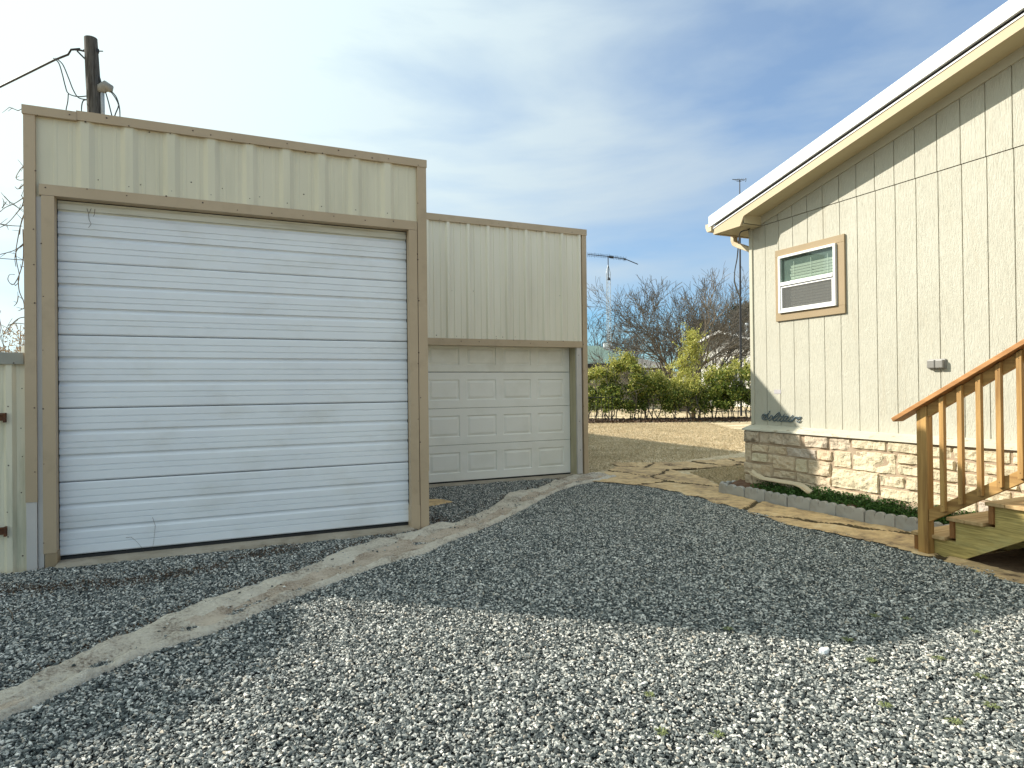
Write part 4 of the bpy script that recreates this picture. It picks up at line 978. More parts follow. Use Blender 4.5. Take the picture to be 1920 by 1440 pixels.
# ------------------------------------------------------------------ trees
def grow(m, p, d, L_, rad, depth, rnd, spread=.5, upk=.15, shrink=.74, nseg=3, kids=(2,3), minr=.008, stat=None, sides=(7,6,5,4,3,3,3,3)):
    pts = [p.copy()]; rs = [rad]; dd = d.copy()
    for i in range(nseg):
        dd = (dd+Vector((rnd.gauss(0,.17), rnd.gauss(0,.17), rnd.gauss(0,.13)+upk*.35))).normalized()
        pts.append(pts[-1]+dd*L_/nseg); rs.append(max(minr, rad*(1-(i+1)/nseg*.38)))
    lvl = stat['max']-depth
    tgt = m[0] if lvl < 2 else m[1]
    tgt.tube(pts, rs, sides[min(lvl, 7)], cap=False)
    if depth == 0: return
    for i in range(rnd.randint(*kids)):
        t = rnd.uniform(.45, 1.0) if i else 1.0
        k = min(nseg, max(1, int(round(t*nseg)))); q = pts[k]
        ax = Vector((rnd.gauss(0,1), rnd.gauss(0,1), rnd.gauss(0,1))).normalized()
        nd = (dd+(ax-dd*ax.dot(dd))*rnd.uniform(.5,1.3)*spread+Vector((0,0,upk))).normalized()
        grow(m, q, nd, L_*shrink*rnd.uniform(.75,1.15), max(minr, rs[k]*rnd.uniform(.58,.78)), depth-1, rnd, spread, upk, shrink, nseg, kids, minr, stat, sides)
def bare_tree(name, base, mains, rad, depth, seed, label, mt='bark', spread=.55, upk=.12, shrink=.76, kids=(2,3), minr=.012, group=None, nseg=3):
    rnd = random.Random(seed); t = thing(name, base, label, 'tree', group)
    ms = (MB(), MB()); st = {'max': depth+1}
    B = Vector(base)
    for d, L_ in mains:
        grow(ms, B, Vector(d).normalized(), L_, rad, depth, rnd, spread, upk, shrink, nseg, kids, minr, {'max': depth})
    ms[0].build('trunk', MT['bark'], t, recalc=False, smooth=True)
    ms[1].build('crown', MT[mt], t, recalc=False)
    return t
Cx = cr.to_2d().to_3d().normalized(); Cf = fw.to_2d().to_3d().normalized()
def V(a, z, f=0): return Cx*a+Cf*f+Vector((0,0,z))
def gbase(a, depth): q = at(a, 722, depth); return Vector((q.x, q.y, -.03))
# large spreading bare tree, low forks
def arch(ms, p, d, L_, rad, depth, rnd, md, shrink=.66, kids=(3,4), minr=.010, sp=1.05, lift=.02):
    n = 5; pts = [p.copy()]; rs = [rad]; dd = d.copy(); ds = [dd]
    bend = Vector((rnd.gauss(0,.05), rnd.gauss(0,.05), lift+rnd.gauss(0,.03)))
    for i in range(n):
        dd = (dd+bend+Vector((rnd.gauss(0,.08), rnd.gauss(0,.08), rnd.gauss(0,.07)))).normalized(); pts.append(pts[-1]+dd*L_/n); ds.append(dd); rs.append(max(minr, rad*(1-(i+1)/n*.5)))
    lvl = md-depth; (ms[0] if lvl < 2 else ms[1]).tube(pts, rs, (7,6,4,3,3,3,3)[lvl], cap=False)
    if depth == 0: return
    for i in range(rnd.randint(*kids)+(1 if lvl == 0 else 0)):
        k = n if i == 0 else rnd.randint(2, n)
        ax = Vector((rnd.gauss(0,1), rnd.gauss(0,1), rnd.gauss(0,1))); base = ds[k]; side = (ax-base*ax.dot(base)).normalized()
        nd = (base+side*rnd.uniform(.35,1.0)*sp*(.5 if i == 0 else 1)+Vector((0,0,.05))).normalized()
        arch(ms, pts[k], nd, L_*shrink*rnd.uniform(.8,1.2), max(minr, rs[k]*rnd.uniform(.6,.85)), depth-1, rnd, md, shrink, kids, minr, sp, lift)
def arch_tree(base, mains, rad, depth, seed, label, **k):
    rnd = random.Random(seed); t = thing('bare_tree', base, label, 'tree'); ms = (MB(), MB())
    for d, L_ in mains: arch(ms, Vector(base), Vector(d).normalized(), L_, rad, depth, rnd, depth, **k)
    ms[0].build('trunk', MT['bark'], t, recalc=False, smooth=True); ms[1].build('crown', MT['bark'], t, recalc=False)
arch_tree(gbase(1282, 38), [(V(-1.1,.65,.1), 2.9), (V(-.75,.95,-.3), 3.0), (V(-.4,1.1,.3), 3.1), (V(-.1,1.3,-.2), 3.3), (V(.2,1.3,.2), 3.5), (V(.45,1.2,-.3), 3.5), (V(.75,1.0,.2), 3.3), (V(1.1,.85,0), 3.1), (V(1.2,.5,.3), 2.7)], .15, 5, 12, 'large leafless tree with wide spreading limbs behind the hedge', sp=.95, lift=.03)
arch_tree(gbase(1352, 50), [(V(-.25,1.6,.2), 3.9), (V(.1,1.7,0), 4.1), (V(.4,1.5,-.2), 3.8)], .18, 5, 8, 'tall leafless tree beside the dark evergreen at the house corner')
arch_tree(gbase(1118, 60), [(V(-.6,1.0), 4.0), (V(0,1.3,.2), 4.2), (V(.6,1.0), 4.0)], .24, 5, 14, 'leafless tree behind the green-roofed house left of the lattice tower', minr=.014)
arch_tree(gbase(1196, 68), [(V(-.7,.9), 3.3), (V(.1,1.1,.2), 3.2), (V(.7,.9), 3.3)], .22, 5, 19, 'low leafless tree far behind, between the lattice tower and the spreading tree', minr=.014)
# far left shrubbery over the gate
rnd = random.Random(5)
MT['dry_leaf'] = leafmat('dry_leaf', (.26,.17,.10), (.42,.32,.22), (.62,.60,.56), trans=.1)
t = thing('dry_shrub', gbase(10, 11), 'tangled dry brown shrub rising behind the corrugated gate', 'shrub')
ms = (MB(), MB())
for k in range(14): grow(ms, gbase(-45+k*9, 11)+Vector((0,0,.3)), V(rnd.gauss(0,.4),1,rnd.gauss(0,.3)).normalized(), 1.1, .018, 3, rnd, .6, .1, .7, 3, (2,3), .004, {'max': 3})
ms[0].build('stem', MT['twig'], t, recalc=False); ms[1].build('crown', MT['twig'], t, recalc=False)
m = MB(); P = []
for _ in range(5200):
    q = gbase(rnd.uniform(-70, 70), 11+rnd.uniform(-.6,.6)); z = rnd.uniform(.4, 2.45+.22*math.sin(q.x*9)+.1*math.sin(q.x*31)); P.append((q.x, q.y, z))
leaves(m, P, .055, rnd, narrow=.4); m.build('dry_foliage', MT['dry_leaf'], t, recalc=False)
# vines round the garage corner
def spline(P, k=6):
    S = []
    for i in range(len(P)-1):
        p0, p1, p2, p3 = P[max(i-1,0)], P[i], P[i+1], P[min(i+2, len(P)-1)]
        for j in range(k):
            t = j/k; S.append(.5*((2*p1)+(p2-p0)*t+(2*p0-5*p1+4*p2-p3)*t*t+(3*p1-p0-3*p2+p3)*t**3))
    return S+[P[-1]]
YV = 6.95
VL = [[(45,201),(35,207),(28,205),(18,201)],[(46,310),(38,318),(30,333),(38,338),(50,335)],[(50,340),(35,354),(28,350)],[(50,366),(30,380),(10,389),(0,397),(-20,410)],[(55,370),(35,395),(12,420),(-15,432)],[(8,368),(20,380),(35,390)],[(4,390),(12,378)],
 [(0,420),(20,423),(42,424)],[(40,366),(44,376),(40,390)],[(44,405),(38,425),(33,450),(30,470),(31,490),(36,515),(34,530),(28,536)],[(60,440),(40,460),(25,470),(0,477),(-15,480)],[(60,452),(35,465),(28,483),(30,500)],[(43,430),(44,470),(42,495),(34,520),(24,534),(15,525),(18,515),(28,515)],[(34,520),(36,545),(44,565),(45,578),(40,579)],[(34,555),(32,567),(26,574)],[(60,595),(38,596),(22,608),(15,620),(20,632)],[(16,610),(30,606),(50,608)],[(48,395),(40,415),(37,440)]]
t = thing('climbing_vine', (-1.62, YV, 0), 'leafless climbing vine curling out past the left edge of the taller garage', 'vine')
m = MB(); rr = random.Random(3)
for v in VL:
    P = [onY(a, b_, YV+rr.uniform(-.05,.05)) for a, b_ in v]; S = spline(P); m.tube(S, [.0045*(1-.4*i/len(S)) for i in range(len(S))], 4)
    for _ in range(3):
        k = rr.randrange(len(S)); q = S[k]; m.tube([q, q+Vector((rr.uniform(-.06,.06), 0, rr.uniform(-.06,.06)))], [.003,.0015], 3)
m.tube([(-1.60,YV,0),(-1.58,YV,1),(-1.59,YV,2),(-1.57,YV,3),(-1.58,YV,3.6)], [.02,.015,.012,.009,.006], 5)
m.build('vine_stems', MT['twig'], t, recalc=False)

# hedge shrubs
MT['hedge'] = leafmat('hedge_leaf', (.040,.075,.012), (.16,.21,.03), (.36,.38,.07))
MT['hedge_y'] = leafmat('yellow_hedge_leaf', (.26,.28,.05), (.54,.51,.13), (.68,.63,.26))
MT['cedar'] = leafmat('evergreen_leaf', (.03,.035,.015), (.075,.07,.030), (.11,.10,.05), trans=.1)
def shrub(a0, a1, top, depth, seed, label, n=9000, ytop=.5, low=.42, name='hedge_shrub', group='shrubs of the hedge across the back of the lawn', size=.10, yel=.12, peak=.5, rot=0.0):
    rnd = random.Random(seed); c = gbase((a0+a1)/2, depth); hw = (a1-a0)/2/F*depth; H = (724-top)/F*depth+CAMH
    t = thing(name, c, label, 'shrub', group)
    st = MB()
    for k in range(9):
        a = rnd.uniform(-.9,.9)*hw; b = rnd.uniform(-.5,.5); p = c+Cx*a+Cf*b; pts = [p]
        for j in range(6): pts.append(pts[-1]+V(rnd.gauss(0,.09), H*.13, rnd.gauss(0,.07)))
        st.tube(pts, [.028,.024,.022,.018,.015,.012,.008], 4)
        for _ in range(3):
            q = pts[rnd.randrange(1,4)]; st.tube([q, q+V(rnd.gauss(0,.25), rnd.uniform(.2,.5), rnd.gauss(0,.2)), q+V(rnd.gauss(0,.4), rnd.uniform(.5,.9), rnd.gauss(0,.2))], [.012,.009,.005], 3)
    st.build('stems', MT['bark'], t, recalc=False)
    cl = []
    for k in range(46):
        u = rnd.uniform(-1,1); hh = H*(1-.28*abs(u-(peak*2-1))**1.5*1.0); z = rnd.uniform(low, hh-.05)
        cl.append((u*hw*.98, rnd.uniform(-.6,.6)*(1-.3*abs(u)), z, rnd.uniform(.20,.42)))
    md, my = MB(), MB(); P1, P2 = [], []
    for _ in range(int(n*1.5)):
        a, b, z, s = rnd.choice(cl); q = c+Cx*(a+rnd.gauss(0,s*.5))+Cf*(b+rnd.gauss(0,s*.5)); zz_ = z+rnd.gauss(0,s*.45)
        if zz_ < .10 or (zz_ < low+.9*noise.noise(Vector((q.x*1.3,q.y*1.3,seed)))+.2 and rnd.random() < .72): continue
        if noise.noise(Vector((q.x*1.6, q.y*1.6, zz_*1.6+seed))) < -.06-.2*(zz_ < H*.5): continue
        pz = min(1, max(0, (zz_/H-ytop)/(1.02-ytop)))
        (P2 if rnd.random() < yel+pz**1.3*.75 else P1).append((q.x, q.y, zz_))  # yellow leaves more likely towards the top, sunlight put into leaf colour
    for _ in range(34):
        a = rnd.uniform(-.95,.95); z0_ = H*(1-.28*abs(a-(peak*2-1))**1.5)*.86; b = rnd.uniform(-.4,.4); L_ = rnd.uniform(.15,.5); dx = rnd.gauss(0,.3)
        for j in range(16): q = c+Cx*(a*hw+dx*L_*j/16+rnd.gauss(0,.03))+Cf*b; P2.append((q.x, q.y, z0_+L_*j/16*1.2))
    leaves(md, P1, size, rnd, narrow=.6); leaves(my, P2, size, rnd, narrow=.5)
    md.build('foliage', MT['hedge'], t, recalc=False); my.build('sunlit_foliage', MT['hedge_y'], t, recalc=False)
    return t
shrub(1092, 1150, 690, 28.5, 1, 'hedge shrub nearest the small garage corner')
shrub(1128, 1212, 658, 28, 2, 'tall hedge shrub with yellow-green top in front of the green-roofed house', n=16000, ytop=.30, peak=.45, yel=.2)
shrub(1195, 1262, 700, 28.5, 3, 'dark hedge shrub right of the tall yellow-topped one', n=8000)
shrub(1245, 1310, 712, 28.5, 4, 'low yellowish hedge shrub at the foot of the vine-covered trunk', n=8000, yel=.35)
shrub(1305, 1365, 690, 28.5, 5, 'hedge shrub between the vine-covered trunk and the dark mast', n=10000)
shrub(1345, 1425, 676, 28, 6, 'dense hedge shrub ending at the house corner', n=13000, ytop=.55)
# vine-covered trunk
rnd = random.Random(77); t = thing('vine_covered_tree', gbase(1298, 30), 'slender tree wrapped in yellow-green vines standing in the hedge', 'tree')
ms = (MB(), MB()); grow(ms, gbase(1298,30), V(.02,1), 2.4, .10, 5, rnd, .5, .25, .72, 3, (2,3), .010, {'max': 5})
for dx in (-.25, .3): ms[0].tube([gbase(1298,30)+Cx*dx, gbase(1298,30)+V(dx*1.3,1.2), gbase(1298,30)+V(dx*.8,2.6)], [.04,.035,.02], 5)
ms[0].build('trunk', MT['bark_l'], t, recalc=False, smooth=True); ms[1].build('crown', MT['bark_l'], t, recalc=False)
m = MB(); P = []
c = gbase(1298, 30)
for _ in range(11000):
    z = .9+3.2*rnd.random()**1.5; wd = 1.25*(1-(z-.9)/3.6)**.8*(.7+.5*noise.noise(Vector((z*2.2, 3, 1)))); q = c+Cx*(rnd.gauss(0,wd*.55)+(.45*math.sin(z*2.1) if z < 3 else 0))+Cf*rnd.gauss(0,.35)
    if noise.noise(Vector((q.x*2.2, q.y*2.2, z*2.2))) < -.02: continue
    P.append((q.x, q.y, z))
for _ in range(60):
    z0_ = rnd.uniform(1.6, 4.0); q0 = c+Cx*rnd.gauss(0,.5)*(4.8-z0_)/2.5; dx = rnd.gauss(0,.5)
    for j in range(22): P.append((q0.x+Cx.x*dx*j*.03+rnd.gauss(0,.04), q0.y+Cx.y*dx*j*.03+rnd.gauss(0,.04), z0_+j*.025))
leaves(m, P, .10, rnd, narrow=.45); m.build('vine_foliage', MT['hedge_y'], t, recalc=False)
# evergreens behind on the right
def evergreen(a, depth, H, W, seed, label, n=16000):
    rnd = random.Random(seed); c = gbase(a, depth); t = thing('evergreen_tree', c, label, 'tree', 'dark evergreens far behind the hedge')
    m = MB(); m.tube([c, c+Vector((0,0,H*.5)), c+Vector((0,0,H*.92))], [.28,.18,.05], 8)
    for k in range(26):
        a_ = rnd.uniform(0,6.28); z = rnd.uniform(.2,.9)*H; L_ = W*(1-(z/H)**2*.6)*.8; m.tube([c+Vector((0,0,z)), c+Vector((math.cos(a_)*L_, math.sin(a_)*L_, z+L_*.3))], [.06,.01], 4)
    m.build('trunk', MT['bark'], t, recalc=False)
    m = MB(); P = []; cl = []
    for _ in range(70):
        u = rnd.uniform(.12, 1); a_ = rnd.uniform(0, 6.28); rr = W*math.sqrt(rnd.random())*(1-u**2.2*.75); cl.append((math.cos(a_)*rr, math.sin(a_)*rr, u*H, rnd.uniform(.35,.8)))
    for _ in range(n):
        x, y, z, s = rnd.choice(cl); P.append((c.x+x+rnd.gauss(0,s*.6), c.y+y+rnd.gauss(0,s*.6), z+rnd.gauss(0,s*.5)))
    leaves(m, P, .22, rnd, narrow=.5); m.build('crown', MT['cedar'], t, recalc=False)
evergreen(1330, 62, 7.6, 3.6, 1, 'dark evergreen behind the crown of the spreading bare tree')
evergreen(1400, 60, 9.0, 3.4, 2, 'dark evergreen half hidden by the house corner')
evergreen(1440, 56, 9.0, 3.4, 3, 'dark evergreen hidden mostly behind the cream house')
# tall conifer out of frame at left: it shades the bottom left corner
rnd = random.Random(40); c = Vector((-6.7, 9.25, 0)); t = thing('evergreen_tree', c, 'evergreen beyond the left edge that shades the gravel corner', 'tree')
m = MB(); m.tube([c, c+Vector((0,0,2.5)), c+Vector((0,0,4.2))], [.2,.14,.04], 8); m.build('trunk', MT['bark'], t, recalc=False)
m = MB(); P = []
for _ in range(15000):
    z = rnd.uniform(.5, 4.75); w_ = 2.4*(1-((z-.5)/4.5)**5)**.6; a_ = rnd.uniform(0,6.28); q = w_*math.sqrt(rnd.random()); P.append((c.x+math.cos(a_)*q, c.y+math.sin(a_)*q, z))
leaves(m, P, .22, rnd, narrow=.6); m.build('crown', MT['cedar'], t, recalc=False)

# ------------------------------------------------------------------ antenna tower and mast
d_ = 50.0
tw_ = thing('antenna_tower', gbase(1148, d_), 'slim lattice antenna tower with a drooping beam antenna on top', 'antenna tower')
m = MB(); c = gbase(1144, d_); w_ = .16; Ht = (726-512)/F*d_+CAMH
legs = [V(-w_,0,0), V(w_,0,0), V(0,0,w_*1.7)]
leanx = -.004
def lg(k, z): return c+legs[k]+V(leanx*z, z)
for k in range(3): m.tube([lg(k, 0), lg(k, Ht)], .022, 5); m.tube([lg(k, Ht), c+V(leanx*Ht, Ht+.7)], .022, 5)
z = 0
while z < Ht-.3:
    for k in range(3): m.tube([lg(k, z), lg((k+1) % 3, z+.34)], .010, 3, cap=False); m.tube([lg(k, z+.34), lg((k+1) % 3, z+.34)], .008, 3, cap=False)
    z += .36
m.build('lattice', MT['galv'], tw_, recalc=False)
m = MB(); m.tube([c+V(leanx*Ht, Ht-.5), c+V(leanx*Ht, (726-481)/F*d_+CAMH)], .035, 6); m.tube([c+V(0,Ht-.55), c+V(0,Ht-.35)], [.14,.05], 6); m.build('mast_pipe', MT['wire'], tw_, recalc=False)
m = MB(); bp = [at(1102,477,d_), at(1143,481,d_), at(1173,486,d_), at(1196,495.5,d_+.5)]
m.tube(bp, [.030,.035,.035,.035], 6)
for k in range(26):
    t = k/25; p = bp[0].lerp(bp[1], t*2) if t < .5 else bp[1].lerp(bp[2], t*2-1); h_ = .13+.08*rnd.random()
    m.tube([p-V(0,h_,rnd.uniform(-.2,.2)), p+V(0,h_*.9,rnd.uniform(-.3,.3))], .012, 3, cap=False)
for k in range(2):
    m.tube([bp[0]+V(0,.11*(1 if k else -1)), bp[1]+V(0,.11*(1 if k else -1)), bp[2]+V(0,.09*(1 if k else -1))], .010, 3)
m.tube([at(1142,481.5,d_), at(1150,482.5,d_)], .09, 6); m.tube([at(1170,485.5,d_), at(1173,486.3,d_)], .07, 6)
m.build('beam_antenna', MT['wire'], tw_, recalc=False)
d_ = 31.5
ms_ = thing('antenna_mast', gbase(1389, d_), 'tall dark antenna mast behind the hedge near the house corner', 'antenna mast')
m = MB(); c = gbase(1389, d_); top = at(1387, 338, d_); m.tube([c, at(1388,560,d_), at(1387.5,440,d_), top], [.055,.05,.04,.022], 6); m.build('mast_pipe', MT['wire'], ms_, recalc=False)
m = MB(); m.tube([at(1373,336.5,d_), at(1396,337.5,d_)], .02, 5)
for a in (1381,1384,1388,1391,1395,1397): m.tube([at(a,337,d_)-V(0,.02,.25), at(a,337,d_)+V(0,.02,.25)], .01, 3)
m.tube([at(1398,334,d_), at(1399,338,d_), at(1397.5,341,d_)], .015, 4); m.tube([at(1381,339.5,d_), at(1390,340,d_)], .015, 4)
m.build('aerial', MT['grey_wire'], ms_, recalc=False)

# ------------------------------------------------------------------ neighbouring houses
MT['green_roof'] = mat('green_shingle', (.17,.24,.20), (.12,.18,.155), 8, rough=.85, bump=.5, bscale=30, bstretch=(1,1,4), bdist=.02)
MT['brown_roof'] = mat('brown_grey_shingle', (.25,.23,.20), (.19,.175,.155), 8, rough=.85)
MT['khaki'] = mat('khaki_siding', (.25,.225,.16), (.21,.19,.135), 4, rough=.8)
MT['grey_gable'] = mat('grey_gable_siding', (.34,.33,.30), (.30,.29,.27), 4, rough=.8)
def lapmat(name, c1, c2, scale):
    m = bpy.data.materials.new(name); m.use_nodes = True; t = m.node_tree; K = t.links.new; p = t.nodes['Principled BSDF']; p.inputs['Roughness'].default_value = .7
    tcn = N(t, 'ShaderNodeTexCoord'); wv = N(t, 'ShaderNodeTexWave', bands_direction='Z', wave_profile='SAW'); wv.inputs['Scale'].default_value = scale; K(tcn.outputs['Object'], wv.inputs[0])
    r = N(t, 'ShaderNodeValToRGB'); K(wv.outputs['Fac'], r.inputs[0]); e = r.color_ramp.elements; e[0].color = c4(c2); e[1].color = c4(c1); e[1].position = .16
    K(r.outputs[0], p.inputs['Base Color']); return m
MT['lap_white'] = lapmat('white_lap_siding', (.74,.72,.66), (.30,.29,.27), 1.5)
MT['lap_khaki'] = lapmat('khaki_lap_siding', (.28,.25,.18), (.12,.11,.08), 1.6)
class Fr:                       # a house frame: a across the view, f away from it
    def __init__(s, a, depth, rot=0):
        s.o = gbase(a, depth); s.o.z = 0; s.d = depth; q = R_(rot)
        s.ax = Cx*math.cos(q)-Cf*math.sin(q); s.fx = Cf*math.cos(q)+Cx*math.sin(q)
    def p(s, a, f, z): return s.o+s.ax*a+s.fx*f+Vector((0,0,z))
    def box(s, m, a0, a1, f0, f1, z0, z1, mi=0):
        m.add([s.p(a0,f0,z0),s.p(a1,f0,z0),s.p(a1,f1,z0),s.p(a0,f1,z0),s.p(a0,f0,z1),s.p(a1,f0,z1),s.p(a1,f1,z1),s.p(a0,f1,z1)], [(0,3,2,1),(4,5,6,7),(0,1,5,4),(1,2,6,5),(2,3,7,6),(3,0,4,7)], mi)
    def hip(s, m, a0, a1, f0, f1, z0, z1, r0, r1, over=.4, th=.14):
        a0 -= over; a1 += over; f0 -= over; f1 += over; fm = (f0+f1)/2
        v = [s.p(a0,f0,z0),s.p(a1,f0,z0),s.p(a1,f1,z0),s.p(a0,f1,z0),s.p(r0,fm,z1),s.p(r1,fm,z1)]+[s.p(a0,f0,z0-th),s.p(a1,f0,z0-th),s.p(a1,f1,z0-th),s.p(a0,f1,z0-th)]
        m.add(v, [(0,1,5,4),(1,2,5),(2,3,4,5),(3,0,4),(6,9,8,7),(0,6,7,1),(1,7,8,2),(2,8,9,3),(3,9,6,0)])
def win(fr, parent, a, z, w_, h_, f=-.03):
    m = MB(); fr.box(m, a-w_/2-.06, a+w_/2+.06, f-.03, f+.02, z-.06, z+h_+.06); o = m.build('window', MT['white'], parent)
    m = MB(); fr.box(m, a-w_/2, a-.03, f-.045, f-.031, z, z+h_); fr.box(m, a+.03, a+w_/2, f-.045, f-.031, z, z+h_); m.build('pane', MT['dark'], o)
fr = Fr(1130, 44); zE = (724-681)/F*44+CAMH; zR = (724-640)/F*44+CAMH
h1 = thing('neighbour_house', fr.o, 'khaki house with green shingle hip roof behind the hedge beside the small garage', 'house')
m = MB(); fr.box(m, -9, 1.9, 0, 8, -.1, zE-.1); m.build('wall', MT['lap_khaki'], h1)
m = MB(); fr.hip(m, -9, 1.9, 0, 8, zE, zR, -7, .3); m.build('roof', MT['green_roof'], h1)
m = MB(); fr.box(m, -9.45, 2.35, -.46, -.41, zE-.22, zE+.01); m.build('gutter', MT['black'], h1)
win(fr, h1, -.75, .95+1.0, 1.0, 1.0); win(fr, h1, -4.5, 1.9, 1.2, 1.1)
m = MB(); fr.box(m, .6, 1.0, 3.2, 3.6, zR-.7, zR+.15); m.build('vent', MT['white'], h1)
fr = Fr(1222, 54); zE = (724-686)/F*54+CAMH; zR = (724-668)/F*54+CAMH
h2 = thing('neighbour_house', fr.o, 'low tan house with pale brown roof glimpsed left of the bare tree trunk', 'house')
m = MB(); fr.box(m, -5, 1.3, 0, 7, -.1, zE-.1); m.build('wall', MT['khaki'], h2)
m = MB(); fr.hip(m, -5, 1.3, 0, 7, zE, zR, -3, -.2); m.build('roof', MT['brown_roof'], h2)
m = MB(); fr.box(m, -5.4, 1.72, -.45, -.41, zE-.16, zE+.01); m.build('eave_board', MT['white'], h2)
win(fr, h2, -.3, 1.7, .9, 1.1)
fr = Fr(1247, 58)
h4 = thing('shed', fr.o, 'small white shed with a dark opening behind the base of the bare tree', 'shed')
m = MB(); fr.box(m, -.2, 1.9, 0, 2, 0, 2.7); m.build('wall', MT['white'], h4)
m = MB(); fr.box(m, .25, 1.1, -.03, .0, .0, 2.3); m.build('opening', MT['dark'], h4)
m = MB(); fr.box(m, -.4, 2.1, -.2, 2.2, 2.7, 2.8); m.build('roof', MT['brown_roof'], h4)
# white gabled house
dd = 46.0; fr = Fr(1357, dd, 52); kx = dd/F
ap = (724-622)*kx+CAMH; el = (724-641)*kx+CAMH
h3 = thing('neighbour_house', fr.o, 'white lap-sided house with grey gable at the right behind the hedge', 'house')
HW = 4.6; zE = ap-HW*.42
m = MB(); fr.box(m, -1.9, 2*HW-1.1, 0, 8, -.1, (724-658)*kx+CAMH); m.build('wall', MT['lap_white'], h3)
zw = (724-658)*kx+CAMH
m = MB(); m.add([fr.p(-1.9,-.02,zw), fr.p(HW*1.3,-.02,zw), fr.p(HW*1.3,-.02,ap-HW*1.3*.28), fr.p(0,-.02,ap-.12), fr.p(-1.9,-.02,ap-1.9*.36-.1)]+[fr.p(-1.9,.2,zw), fr.p(HW*1.3,.2,zw), fr.p(HW*1.3,.2,ap-HW*1.3*.28), fr.p(0,.2,ap-.12), fr.p(-1.9,.2,ap-1.9*.36-.1)], [(0,1,2,3,4),(9,8,7,6,5),(0,5,6,1),(1,6,7,2),(2,7,8,3),(3,8,9,4),(4,9,5,0)]); m.build('gable', MT['grey_gable'], h3)
m = MB()
for s_, L_, k_ in ((-1, 2.3, .36), (1, 7.0, .28)):
    m.add([fr.p(0,-.5,ap),fr.p(s_*L_,-.5,ap-L_*k_),fr.p(s_*L_,8,ap-L_*k_),fr.p(0,8,ap),fr.p(0,-.5,ap-.06),fr.p(s_*L_,-.5,ap-L_*k_-.06),fr.p(s_*L_,8,ap-L_*k_-.06),fr.p(0,8,ap-.06)], [(0,3,2,1),(4,5,6,7),(0,1,5,4),(1,2,6,5),(2,3,7,6),(3,0,4,7)])
m.build('roof', MT['brown_roof'], h3)
m = MB()
for s_, L_, k_ in ((-1, 2.33, .36), (1, 7.03, .28)):
    m.add([fr.p(0,-.55,ap+.02),fr.p(s_*L_,-.55,ap-L_*k_+.02),fr.p(s_*L_,-.505,ap-L_*k_+.02),fr.p(0,-.505,ap+.02),fr.p(0,-.55,ap-.14),fr.p(s_*L_,-.55,ap-L_*k_-.14),fr.p(s_*L_,-.505,ap-L_*k_-.14),fr.p(0,-.505,ap-.14)], [(0,3,2,1),(4,5,6,7),(0,1,5,4),(1,2,6,5),(2,3,7,6),(3,0,4,7)])
m.build('barge_board', MT['white'], h3)
m = MB(); q = fr.p(.35, 2.5, ap-.1); m.tube([q, q+Vector((0,0,.55))], .09, 8); q = q+Vector((0,0,.55)); m.tube([q, q+Vector((0,0,.12)), q+Vector((0,0,.24))], [.16,.2,.06], 8); m.build('vent_pipe', MT['white'], h3)
win(fr, h3, 1.2, 1.5, 1.0, 1.2)
# dark iron picket fence by the hedge
pf = thing('picket_fence', gbase(1110, 27), 'thin dark iron picket fence in front of the hedge beside the small garage', 'fence')
m = MB(); fr = Fr(1110, 27)
for z in (.25, 1.05): m.tube([fr.p(-2, 0, z), fr.p(1.0, 0, z)], .014, 4)
m.build('rail', MT['wire'], pf, recalc=False)
for k in range(16):
    m = MB(); a = -1.4+k*.15; m.tube([fr.p(a, 0, -.03), fr.p(a, 0, 1.18)], .010, 4); m.build('picket', MT['wire'], pf, recalc=False)
# far wood on the horizon
rnd = random.Random(9); m = MB(); P = []
for _ in range(26000):
    a = rnd.uniform(-60, 130); q = at(960, 722, 105+rnd.uniform(-3,3))+Cx*a; P.append((q.x, q.y, rnd.uniform(0, 3.6+1.3*math.sin(a*.35)+.8*math.sin(a*1.1))))
leaves(m, P, .7, rnd, narrow=.6); tag(m.build('distant_wood', MT['cedar'], recalc=False), 'low distant belt of trees along the horizon', 'woodland', kind='stuff')
# leaf litter under the hedge
m = MB(); MT['litter'] = leafmat('leaf_litter', (.05,.03,.02), (.13,.08,.045), trans=.05)
for _ in range(1): pass
P = []
for _ in range(9000):
    q = gbase(rnd.uniform(1085, 1440), 27.6+rnd.gauss(0,.55)); P.append((q.x, q.y, rnd.uniform(-.02,.07)))
leaves(m, P, .10, rnd, narrow=.6); tag(m.build('leaf_litter', MT['litter'], recalc=False), 'dark leaf litter lying along the foot of the hedge', 'leaf litter', kind='stuff')

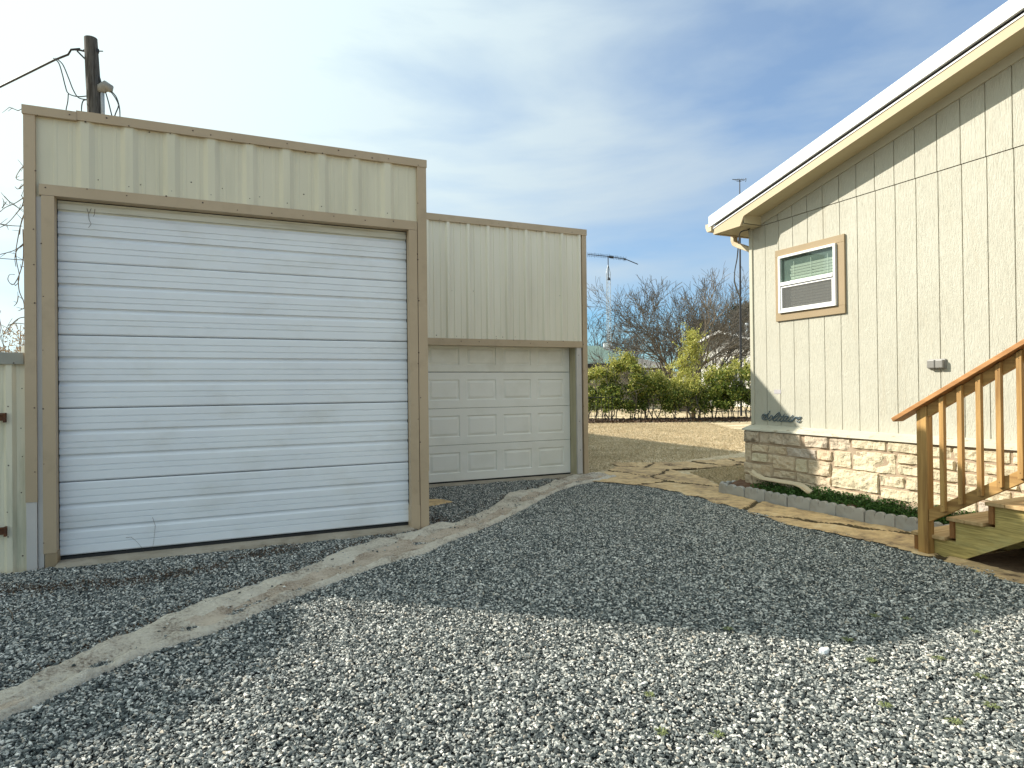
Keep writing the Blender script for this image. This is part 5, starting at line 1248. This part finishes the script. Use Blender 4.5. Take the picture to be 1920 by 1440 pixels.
# dead grass blades on the lawn
def grass(name, poly, density, seed, m, hgt, label):
    me = bpy.data.meshes.new(name); me.from_pydata([(x, y, -.028) for x, y in poly], [], [tuple(range(len(poly)))])
    bm = bmesh.new(); bm.from_mesh(me)
    for f in bm.faces:
        if f.normal.z < 0: f.normal_flip()
    bmesh.ops.triangulate(bm, faces=bm.faces); bm.to_mesh(me); bm.free(); me.materials.append(m)
    o = bpy.data.objects.new(name, me); COL.objects.link(o); tag(o, label, 'grass', kind='stuff')
    g = rock_group(); K = g.links.new; gi = N(g, 'NodeGroupInput'); go = N(g, 'NodeGroupOutput')
    dp = N(g, 'GeometryNodeDistributePointsOnFaces'); K(gi.outputs[0], dp.inputs['Mesh']); dp.inputs['Density'].default_value = density; dp.inputs['Seed'].default_value = seed
    cn = N(g, 'GeometryNodeMeshCone'); cn.inputs['Vertices'].default_value = 3; cn.inputs['Radius Bottom'].default_value = .0035; cn.inputs['Depth'].default_value = hgt; cn.inputs['Radius Top'].default_value = 0
    io = N(g, 'GeometryNodeInstanceOnPoints'); K(dp.outputs['Points'], io.inputs['Points']); K(cn.outputs['Mesh'], io.inputs['Instance'])
    rr_ = N(g, 'FunctionNodeRandomValue', data_type='FLOAT_VECTOR'); rr_.inputs['Min'].default_value = (-1.3,-1.3,0); rr_.inputs['Max'].default_value = (1.3,1.3,6.28); K(rr_.outputs['Value'], io.inputs['Rotation'])
    rs = N(g, 'FunctionNodeRandomValue', data_type='FLOAT'); rs.inputs[2].default_value = .5; rs.inputs[3].default_value = 1.6; K(rs.outputs[1], io.inputs['Scale'])
    sm = N(g, 'GeometryNodeSetMaterial'); K(io.outputs[0], sm.inputs[0]); sm.inputs['Material'].default_value = m; K(sm.outputs[0], go.inputs[0])
    md = o.modifiers.new('scatter', 'NODES'); md.node_group = g
def grassmat():
    m = bpy.data.materials.new('dead_grass_blade'); m.use_nodes = True; t = m.node_tree; K = t.links.new; p = t.nodes['Principled BSDF']; p.inputs['Roughness'].default_value = .8
    oi = N(t, 'ShaderNodeObjectInfo'); r = N(t, 'ShaderNodeValToRGB'); K(oi.outputs['Random'], r.inputs[0]); e = r.color_ramp.elements; e[0].color = (.30,.22,.12,1); e[1].color = (.72,.59,.38,1)
    x = e.new(.03); x.color = (.14,.15,.05,1); x = e.new(.08); x.color = (.33,.25,.14,1); K(r.outputs[0], p.inputs['Base Color']); return m
MT['blade'] = grassmat()
grass('dead_grass', [(5.7,9.6),(6.6,10.0),(8.0,10.2),(10.5,10.9),(14.5,14.0),(18,20.5),(12.5,23.5),(5.62,12.0)], 950, 3, MT['blade'], .045, 'dormant straw-coloured lawn grass between the garage and the hedge')
grass('dead_grass', [(6.55,6.95),(6.95,7.7),(7.4,8.9),(8.4,9.2),(8.9,9.2),(8.3,8.4),(7.6,7.3),(6.75,6.8)], 2600, 4, MT['blade'], .05, 'small patch of dry grass at the house corner between the flagstones and the bed')

# dry debris caught along the strip and by the doors
rnd = random.Random(61); m = MB(); P = []
edge = [(-3.0,2.85),(-1.0,4.05),(-.45,4.72),(.15,5.30),(.95,6.08),(1.62,6.45),(2.35,6.78),(3.30,7.82),(4.15,8.42),(5.0,9.15)]
for _ in range(1500):
    i = rnd.randrange(len(edge)-1); t = rnd.random(); x = edge[i][0]+(edge[i+1][0]-edge[i][0])*t; y = edge[i][1]+(edge[i+1][1]-edge[i][1])*t
    P.append((x+rnd.gauss(0,.05), y+rnd.gauss(0,.07), rnd.uniform(.014,.026)))
for _ in range(2200):
    x = rnd.uniform(-2.4, .6); P.append((x, 5.95+.15*math.sin(x*2)+rnd.gauss(0,.09)+ (.2 if x > 0 else 0), rnd.uniform(.014,.024)))
for _ in range(200): P.append((2.05+abs(rnd.gauss(0,.12)), 6.7+abs(rnd.gauss(0,.25)), rnd.uniform(.015,.04)))
leaves(m, P, .022, rnd, narrow=.45)
tag(m.build('leaf_litter', MT['litter'], recalc=False), 'brown leaf scraps and bits caught on the gravel beside the concrete strip and garage', 'leaf litter', kind='stuff')
for j, (a, b_, lab) in enumerate((((440,1100),(470,1128),'dry twig lying where the gravel meets the concrete strip'), ((14,1140),(24,1165),'thin pale stem on the shaded gravel near the gate'))):
    q = []
    for (u_, v_) in ((a[0],a[1]), ((a[0]+b_[0])/2+4,(a[1]+b_[1])/2-3), b_):
        d = fw + cr*((u_-960)/F) - cu*((v_-720)/F); t = (.03-CAMH)/d.z; q.append(Vector((0,0,CAMH))+d*t)
    m = MB(); m.tube(q, [.004,.0035,.002], 4); m.tube([q[1], q[1]+Vector((.06,.05,.015))], [.003,.0015], 3); tag(m.build('dry_twig', MT['twig'], recalc=False), lab, 'twig')
